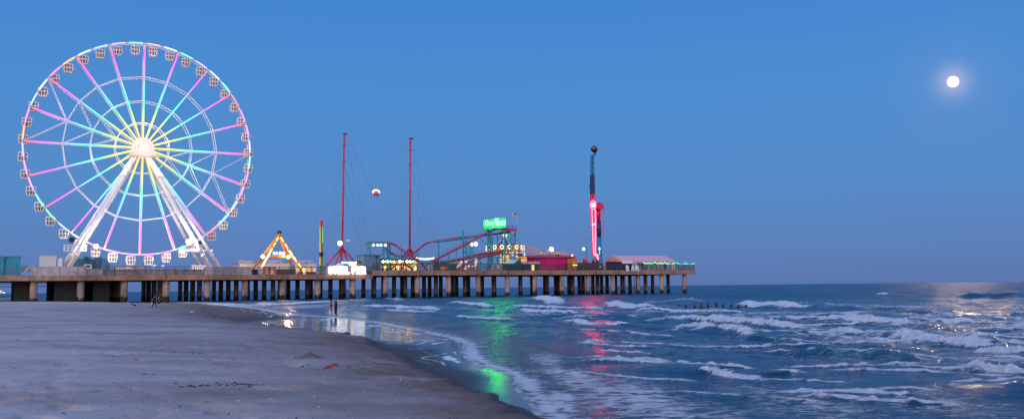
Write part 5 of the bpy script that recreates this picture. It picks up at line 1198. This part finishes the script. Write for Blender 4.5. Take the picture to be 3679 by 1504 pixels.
# ------------------------------------------------------------------ polar grids of sand and sea
def grid_mesh(name,X,Y,Z,attrs):
    nr,nc=X.shape; me=bpy.data.meshes.new(name); n=nr*nc; me.vertices.add(n); co=np.empty((n,3),np.float32); co[:,0]=X.ravel(); co[:,1]=Y.ravel(); co[:,2]=Z.ravel(); me.vertices.foreach_set('co',co.ravel())
    i=np.arange(nr-1)[:,None]*nc+np.arange(nc-1)[None,:]; q=np.stack([i,i+1,i+nc+1,i+nc],-1).reshape(-1,4).astype(np.int32); k=len(q)
    me.loops.add(k*4); me.polygons.add(k); me.loops.foreach_set('vertex_index',q.ravel()); me.polygons.foreach_set('loop_start',np.arange(0,k*4,4,dtype=np.int32)); me.polygons.foreach_set('loop_total',np.full(k,4,np.int32)); me.polygons.foreach_set('use_smooth',np.ones(k,bool))
    for a,v in attrs.items(): me.attributes.new(a,'FLOAT','POINT').data.foreach_set('value',v.ravel().astype(np.float32))
    me.update(calc_edges=True); return me
def axis_u(a,b,fine0,fine1,step,coarse):
    return np.concatenate([np.arange(a,fine0,coarse),np.arange(fine0,fine1,step),np.arange(fine1,b+coarse,coarse)])
# sand sheet
dep=np.concatenate([np.linspace(4000,1000,40)[:-1],np.linspace(1000,18,620)]); Zr=2*F/dep; Zr=np.concatenate([[-12,-4,-1,.3,.8],Zr,[450,560,700]])
us=axis_u(-2.4,1.0,-.68,.16,.0011,.04)
Yg=np.repeat(Zr[:,None],len(us),1); Xg=us[None,:]*np.maximum(Yg,6.0)
Zg,wet,moist,filmA,swA=sand(Xg,Yg)
me=grid_mesh('sand_beach',Xg,Yg,Zg,{'wet':wet,'moist':moist,'film':filmA,'swash':swA})
m,nt,b=_new('beach_sand'); L=nt.links.new; ge=N(nt,'ShaderNodeNewGeometry')
def noise(sc,det,vec,rough=.6,st=(1,1,1)):
    mp=N(nt,'ShaderNodeMapping'); mp.inputs['Scale'].default_value=st; L(vec,mp.inputs[0]); n=N(nt,'ShaderNodeTexNoise'); n.inputs['Scale'].default_value=sc; n.inputs['Detail'].default_value=det; n.inputs['Roughness'].default_value=rough; L(mp.outputs[0],n.inputs['Vector']); return n.outputs[0]
def mth(op,a,b_=None,c=None,clamp=False):
    n=N(nt,'ShaderNodeMath',operation=op); n.use_clamp=clamp
    for i,v in enumerate((a,b_,c)):
        if v is None: continue
        if isinstance(v,(int,float)): n.inputs[i].default_value=v
        else: L(v,n.inputs[i])
    return n.outputs[0]
def mixc(f,a,b_):
    n=N(nt,'ShaderNodeMix',data_type='RGBA'); 
    for i,v in ((0,f),(6,a),(7,b_)):
        if isinstance(v,tuple): n.inputs[i].default_value=(*v,1)
        elif isinstance(v,(int,float)): n.inputs[i].default_value=v
        else: L(v,n.inputs[i])
    return n.outputs[2]
P=ge.outputs['Position']; aw=N(nt,'ShaderNodeAttribute',attribute_name='wet').outputs['Fac']; am=N(nt,'ShaderNodeAttribute',attribute_name='moist').outputs['Fac']
nA=noise(.3,6,P,.62,(.35,1.5,1)); nB=noise(2.2,8,P,.7); nC=noise(28,4,P,.7)
f=mth('ADD',mth('MULTIPLY',nA,.52),mth('ADD',mth('MULTIPLY',nB,.28),mth('MULTIPLY',nC,.2)))
r=ramp(nt,[(.40,(.255,.21,.215)),(.5,(.41,.365,.375)),(.60,(.54,.495,.50))]); L(f,r.inputs[0])
mo=mth('ADD',am,mth('MULTIPLY',mth('SUBTRACT',nB,.5),.9),clamp=True)
c1=mixc(mth('MULTIPLY',mo,1.25,clamp=True),r.outputs[0],(.155,.10,.085)); wf=mth('MULTIPLY',mth('SUBTRACT',mth('ADD',aw,mth('MULTIPLY',mth('SUBTRACT',nB,.5),.3)),.3),2.2,clamp=True)
c2=mixc(wf,c1,(.045,.037,.037)); swn=N(nt,'ShaderNodeAttribute',attribute_name='swash').outputs['Fac']; swm=mth('MULTIPLY',mth('SUBTRACT',mth('ADD',swn,mth('MULTIPLY',mth('SUBTRACT',nC,.5),1.6)),.55),4.0,clamp=True); c3=mixc(swm,c2,(.72,.74,.78)); L(c3,b.inputs['Base Color'])
sp=N(nt,'ShaderNodeSeparateXYZ'); L(P,sp.inputs[0])
fa=N(nt,'ShaderNodeAttribute',attribute_name='film').outputs['Fac']
filmo=mth('ADD',fa,mth('MULTIPLY',mth('SUBTRACT',nA,.5),.45),clamp=True)
rw=mth('MULTIPLY_ADD',filmo,-.79,.83); ro=N(nt,'ShaderNodeMix',data_type='FLOAT'); L(wf,ro.inputs[0]); ro.inputs[2].default_value=.9; L(rw,ro.inputs[3]); L(mth('ADD',ro.outputs[0],mth('MULTIPLY',swm,.6),clamp=True),b.inputs['Roughness'])
h=mth('ADD',mth('MULTIPLY',nB,.09),mth('MULTIPLY',nC,.028)); dry=mth('SUBTRACT',1.0,wf); h=mth('MULTIPLY',h,mth('MULTIPLY_ADD',dry,.94,.06))
ripple=noise(3.0,3,P,.5,(.5,1.6,1)); h=mth('ADD',h,mth('MULTIPLY',mth('MULTIPLY',ripple,wf),.014))
bp=N(nt,'ShaderNodeBump'); bp.inputs['Strength'].default_value=.9; bp.inputs['Distance'].default_value=1.0; L(h,bp.inputs['Height']); L(bp.outputs[0],b.inputs['Normal'])
me.materials.append(m); o=meshobj('sand_beach',me); o['kind']='structure'
# sea sheet with breakers
BR=[ # pixel polyline (photo), height, foam strength
 ([(2748,1121),(2844,1133),(2987,1140),(3131,1146),(3274,1147),(3418,1150),(3562,1150),(3700,1140)],.62,1),
 ([(2240,1106),(2330,1109),(2422,1111),(2600,1113),(2748,1121)],.3,.8),
 ([(2652,1081),(2700,1090),(2757,1093),(2844,1097),(2960,1096)],.7,1),
 ([(2379,1129),(2470,1141),(2566,1144),(2700,1151),(2820,1160),(2945,1165)],.4,1),
 ([(2949,1172),(3059,1181),(3131,1184),(3200,1190)],.36,1),([(3190,1184),(3274,1198),(3394,1210),(3514,1222),(3590,1230)],.34,.9),([(3500,1238),(3600,1243),(3720,1246)],.5,1),
 ([(2379,1168),(2470,1170),(2547,1184),(2661,1189),(2757,1206)],.28,.9),
 ([(3500,1300),(3560,1308),(3640,1310),(3740,1306)],.42,1),
 ([(2518,1332),(2566,1326),(2637,1342),(2700,1348),(2800,1350)],.2,.8),
 ([(2259,1290),(2302,1282),(2350,1286),(2400,1292)],.24,.6),
 ([(2165,1084),(2230,1093),(2278,1100),(2360,1090)],.6,1),([(2360,1090),(2440,1080),(2510,1068)],.5,.5),
 ([(1790,1097),(1943,1102),(2087,1104),(2200,1104)],.4,.95),([(1800,1110),(1920,1119),(2050,1120),(2140,1119)],.35,.9),
 ([(2020,1143),(2087,1155),(2216,1163),(2300,1160)],.25,.8),
 ([(1260,1091),(1400,1100),(1533,1107),(1600,1115)],.38,.95),([(1590,1088),(1665,1090),(1797,1097)],.4,.95),
 ([(900,1088),(960,1091),(1048,1090),(1171,1084),(1230,1083)],.5,1),([(740,1088),(820,1093),(900,1094)],.35,.9),
 ([(1590,1132),(1753,1141),(1885,1148)],.22,.75),([(1350,1112),(1480,1120),(1590,1118)],.3,.7),
 ([(1930,1076),(1950,1070),(1990,1080),(2030,1094)],.9,.9),([(1385,1076),(1420,1074),(1460,1084)],.7,.5),
 ([(3440,1058),(3560,1060),(3700,1062)],.8,.08),([(2600,1064),(2700,1064)],.5,.05),
 ([(3150,1054),(3185,1055)],.5,1),([(2130,1175),(2200,1180)],.2,.3),
 ([(-60,1072),(60,1071),(130,1073)],.8,1),([(270,1073),(330,1074)],.6,.8),
 ([(2760,1218),(2830,1216),(2900,1226)],.3,.5),([(3040,1235),(3200,1243)],.15,.2),
]
lr=random.Random(3)
for _ in range(46):
    dd=45+355*lr.random()**1.4; px0=lr.uniform(1750,3500)+max(0,dd-150)*.6; L0=lr.uniform(300,950); y0=hz_(px0)+dd; sl=lr.uniform(-.01,.10)
    BR.append(([(px0+L0*t,y0+L0*t*sl+lr.uniform(-3,3)*(dd/150)) for t in (0,.33,.66,1)],lr.uniform(.02,.10),lr.uniform(.5,.72)))
DEP=np.concatenate([np.linspace(560,60,720)[:-1],np.linspace(60,12,150)]); Zs=CAMZ*F/DEP; Zs=np.concatenate([[2,6,10,14],Zs,np.geomspace(Zs[-1]*1.05,30000,60)])
us=axis_u(-1.0,1.5,-.60,.66,.00115,.02)
Y=np.repeat(Zs[:,None],len(us),1); X=us[None,:]*np.maximum(Y,8)
dW,_,_=polydist(X,Y,W_); inl=inside(X,Y,WLAND); off=np.where(inl,-dW,dW)
depthf=sstep(0,24,off)*.97+.03
fade=1/(1+(Y/420.)**2)
H=np.zeros_like(X); foam=np.zeros_like(X); wrp=(fbm(X*.05,Y*.05,5,3)-.5)*6
sh=np.array([-.93,-.36])
rw=np.random.default_rng(11)
for i in range(46):
    lam=.9*(24/.9)**(i/45)*rw.uniform(.85,1.15); ang=rw.normal(0,.55 if lam>4 else 1.0); c,s_=math.cos(ang),math.sin(ang); d=(sh[0]*c-sh[1]*s_,sh[0]*s_+sh[1]*c); k=2*math.pi/lam
    a=.0185*min(lam,4)**.6*max(1,lam/4)**.25; ph=k*(d[0]*X+d[1]*Y)+wrp*.5*min(1,lam/6)+rw.uniform(0,6.28)
    ok=np.clip((lam/np.maximum(Y*Y/(CAMZ*F)*1.4,.02)/2.2-.35),0,1) if lam<7 else 1.0
    w=np.sin(ph); H+=a*ok*(w+.35*np.cos(2*ph)*.6)
H*=depthf*(.35+.65*fade)*.95
H-=np.where(off<0,np.minimum(.25,-off*.02+.02),0)
wob2=fbm(X*.22,Y*.12,17,4)-.5
lump=fbm(X*1.1,Y*.6,23,4)
ff=fbm(X*.5,Y*.22,41,4)
for pts,h,fs in BR:
    Pn=[G(x,y,h*.55) for x,y in pts]; L_=sum(math.dist(a,b) for a,b in zip(Pn[:-1],Pn[1:])); n=len(Pn)-1
    sel=(X>min(p[0] for p in Pn)-14)&(X<max(p[0] for p in Pn)+14)&(Y>min(p[1] for p in Pn)-25)&(Y<max(p[1] for p in Pn)+25)
    if not sel.any(): continue
    x=X[sel]+wob2[sel]*1.6; y=Y[sel]; d,sg,par=polydist(x,y,Pn)
    q=d*np.where(sg>0,1,-1)          # + on the seaward side
    # orientation: polylines run left to right in the picture; seaward is +x+y
    q0=np.zeros_like(q)
    dx=Pn[-1][0]-Pn[0][0]; dy=Pn[-1][1]-Pn[0][1]; s0=1 if (dx*.36-dy*.93)*0+ (dx*(.36)-dy*(.93))<0 else -1
    cr=dx*(-sh[1])-dy*(-sh[0]); q=q*(1 if cr>0 else -1)
    e=np.minimum(par,n-par)/max(1,n); tap=sstep(0,.26,e+.02)*(.82+.34*lump[sel])
    ws=1.2+1.6*h; wl=.5+.9*h
    prof=np.where(q>0,np.exp(-(q/(2.2*ws))**2),np.exp(-(q/wl)**2)); H[sel]=np.maximum(H[sel],0)*0+H[sel]*(1-.5*prof)+h*tap*prof*(.8+.45*lump[sel])
    fr=np.where(q>0,np.exp(-(q/(.34+1.25*h))**2),np.exp(-(q/(.28+1.7*h))**2)); trail=np.where(q>0,np.exp(-q/(6+8*h)),np.exp(q/(2+4*h)))*.52
    foam[sel]=np.maximum(foam[sel],fs*tap*np.maximum(fr*1.3,trail))
H+=np.clip(foam-.5,0,1)*(fbm(X*2.6,Y*1.6,61,4)-.45)*.8*np.clip(60/np.maximum(Y,60),.4,1)
# lacy foam fields
def blob(px,py,rx,ry,s):
    p=gz(px,py,0); a=gz(px+rx,py,0); c=gz(px,py-ry,0); rxw=abs(a.x-p.x); ryw=abs(c.y-p.y)
    return s*np.exp(-(((X-p.x)/rxw)**2+((Y-p.y)/ryw)**2))
for a in ((2250,1420,330,95,.66),(2080,1360,160,60,.66),(2450,1480,420,70,.62),(2020,1440,120,70,.7),(2900,1460,420,80,.54),(3350,1450,400,90,.5),(1960,1290,110,40,.6),(2000,1330,110,35,.6),(2700,1400,260,60,.5),(3300,1165,420,22,.5),(3000,1160,300,20,.46),(2500,1118,200,12,.5),(1500,1110,300,14,.55),(1900,1125,200,14,.5),(1100,1100,200,12,.6),(850,1100,150,10,.65),(3560,1180,160,40,.5),(3500,1330,220,50,.45),(1750,1220,130,30,.45),(1600,1165,200,16,.45),(2300,1120,200,12,.5),(3000,1290,500,60,.42),(2600,1250,400,60,.41),(2250,1210,200,50,.42),(3400,1400,300,80,.4)): foam=np.maximum(foam,blob(*a))
edge=np.exp(-np.abs(off-.5)/(.35+.012*Y))*(.55+.5*ff); foam=np.maximum(foam,np.where(off>-.5,edge,0))
foam=np.maximum(foam,np.where(off>0,np.exp(-off/(2.0+.05*Y))*.62,0))
white=np.clip((fbm(X*.03,Y*.012,77,4)-.67)*6,0,.8)*sstep(60,140,Y)*(1-sstep(300,900,Y)); foam=np.maximum(foam,white*.7)
foam=np.maximum(foam,(.32+.38*np.clip((fbm(X*.16,Y*.5,91,4)-.42)*3,0,1))*depthf*(1-.55*sstep(60,200,Y)))
me=grid_mesh('sea',X,Y,H,{'foam':np.clip(foam,0,.93),'chop':sstep(30,260,np.hypot(X,Y))})
m,nt,b=_new('sea_water'); L=nt.links.new; ge=N(nt,'ShaderNodeNewGeometry'); P=ge.outputs['Position']; af=N(nt,'ShaderNodeAttribute',attribute_name='foam').outputs['Fac']
ch=N(nt,'ShaderNodeAttribute',attribute_name='chop').outputs['Fac']; nz=noise(2.0,10,P,.74,(.85,1.35,1)); warp=N(nt,'ShaderNodeVectorMath',operation='ADD'); wn=N(nt,'ShaderNodeTexNoise'); wn.inputs['Scale'].default_value=.8; wn.inputs['Detail'].default_value=4; L(P,wn.inputs['Vector']); sc=N(nt,'ShaderNodeVectorMath',operation='SCALE'); L(wn.outputs['Color'],sc.inputs[0]); sc.inputs['Scale'].default_value=1.6; L(P,warp.inputs[0]); L(sc.outputs[0],warp.inputs[1])
mp=N(nt,'ShaderNodeMapping'); mp.inputs['Scale'].default_value=(.8,1.2,1); L(warp.outputs[0],mp.inputs[0]); 
n2=N(nt,'ShaderNodeTexNoise'); n2.inputs['Scale'].default_value=1.5; n2.inputs['Detail'].default_value=5; L(mp.outputs[0],n2.inputs['Vector']); lace=mth('SUBTRACT',1.0,mth('MULTIPLY',mth('ABSOLUTE',mth('SUBTRACT',n2.outputs[0],.5)),6.0),clamp=True); v=mth('ADD',mth('MULTIPLY',nz,.62),mth('MULTIPLY',lace,.30))
th=mth('SUBTRACT',1.02,mth('MULTIPLY',af,.92)); ms=N(nt,'ShaderNodeMapRange'); ms.interpolation_type='SMOOTHSTEP'; L(v,ms.inputs[0]); L(mth('SUBTRACT',th,.13),ms.inputs[1]); L(mth('ADD',th,.13),ms.inputs[2]); mask=ms.outputs[0]
foamc=ramp(nt,[(.32,(.60,.66,.74)),(.6,(.84,.88,.92))]); L(noise(3,6,P),foamc.inputs[0])
nd=noise(.06,4,P); wc=ramp(nt,[(.35,(.003,.042,.10)),(.65,(.010,.075,.15))]); L(nd,wc.inputs[0])
L(mixc(mask,wc.outputs[0],foamc.outputs[0]),b.inputs['Base Color']); b.inputs['IOR'].default_value=1.333
L(mth('ADD',mth('MULTIPLY_ADD',mask,.6,.10),mth('MULTIPLY',ch,.26),clamp=True),b.inputs['Roughness'])
hh=mth('ADD',mth('MULTIPLY',noise(1.6,6,P,.62,(.7,1.3,1)),.42),mth('ADD',mth('MULTIPLY',noise(.35,4,P,.6,(.6,1.2,1)),.6),mth('MULTIPLY',mth('MULTIPLY_ADD',ch,4.2,.5),noise(.07,4,P,.6,(1,.6,1))))); hh=mth('ADD',hh,mth('MULTIPLY',mth('MULTIPLY',mask,noise(4,6,P,.75)),.30))
bp=N(nt,'ShaderNodeBump'); bp.inputs['Strength'].default_value=.9; bp.inputs['Distance'].default_value=1.0; L(hh,bp.inputs['Height']); L(bp.outputs[0],b.inputs['Normal'])
me.materials.append(m); o=meshobj('sea',me); o['kind']='structure'
# ------------------------------------------------------------------ dusk sky, afterglow behind the camera
w=bpy.data.worlds.new('World'); SC.world=w; w.use_nodes=True; nt=w.node_tree; L=nt.links.new; bg=nt.nodes['Background']
tc=N(nt,'ShaderNodeTexCoord'); sp=N(nt,'ShaderNodeSeparateXYZ'); L(tc.outputs['Generated'],sp.inputs[0])
r1=ramp(nt,[(0,lin(91,118,173)),(.035,lin(94,128,186)),(.10,lin(87,139,200)),(.2,lin(78,141,209)),(.30,lin(68,134,208)),(.6,(.11,.29,.74)),(1,(.14,.32,.80))]); L(sp.outputs[2],r1.inputs[0])
r2=ramp(nt,[(0,(.74,.52,.46)),(.12,(.85,.68,.68)),(.35,(.62,.70,.95)),(.7,(.30,.47,.92)),(1,(.14,.32,.80))]); L(sp.outputs[2],r2.inputs[0])
wf=N(nt,'ShaderNodeMapRange'); wf.interpolation_type='SMOOTHSTEP'; L(sp.outputs[1],wf.inputs[0]); wf.inputs[1].default_value=.25; wf.inputs[2].default_value=-.55; wf.inputs[3].default_value=0; wf.inputs[4].default_value=1
c=mixc(wf.outputs[0],r1.outputs[0],r2.outputs[0])
dt=N(nt,'ShaderNodeVectorMath',operation='DOT_PRODUCT'); L(tc.outputs['Generated'],dt.inputs[0]); dt.inputs[1].default_value=ray(3424,294).normalized()
g1=mth('POWER',mth('MAXIMUM',dt.outputs['Value'],0.0),11000); g2=mth('POWER',mth('MAXIMUM',dt.outputs['Value'],0.0),900)
g=N(nt,'ShaderNodeMix',data_type='RGBA',blend_type='ADD'); g.inputs[0].default_value=1; L(c,g.inputs[6]); cc=N(nt,'ShaderNodeMix',data_type='RGBA'); L(mth('ADD',mth('MULTIPLY',g1,.62),mth('MULTIPLY',g2,.06),clamp=True),cc.inputs[0]); cc.inputs[6].default_value=(0,0,0,1); cc.inputs[7].default_value=(.46,.27,.16,1); L(cc.outputs[2],g.inputs[7])
L(g.outputs[2],bg.inputs['Color']); bg.inputs['Strength'].default_value=1.0
sd=bpy.data.lights.new('afterglow_sun','SUN'); sd.energy=1.1; sd.angle=R(35); sd.color=(1,.84,.76); so=bpy.data.objects.new('afterglow_sun',sd); COL.objects.link(so); so.rotation_euler=(R(60),0,R(-14))
# ------------------------------------------------------------------ render settings
vs_=SC.view_settings; vs_.view_transform='Standard'; vs_.look='None'; vs_.exposure=0; vs_.gamma=1; vs_.use_curve_mapping=False
cy=SC.cycles; cy.use_denoising=True; cy.denoiser='OPENIMAGEDENOISE'; cy.max_bounces=6; cy.diffuse_bounces=2; cy.glossy_bounces=3; cy.sample_clamp_indirect=6; cy.use_adaptive_sampling=True; cy.adaptive_threshold=.01; cy.caustics_reflective=False; cy.caustics_refractive=False
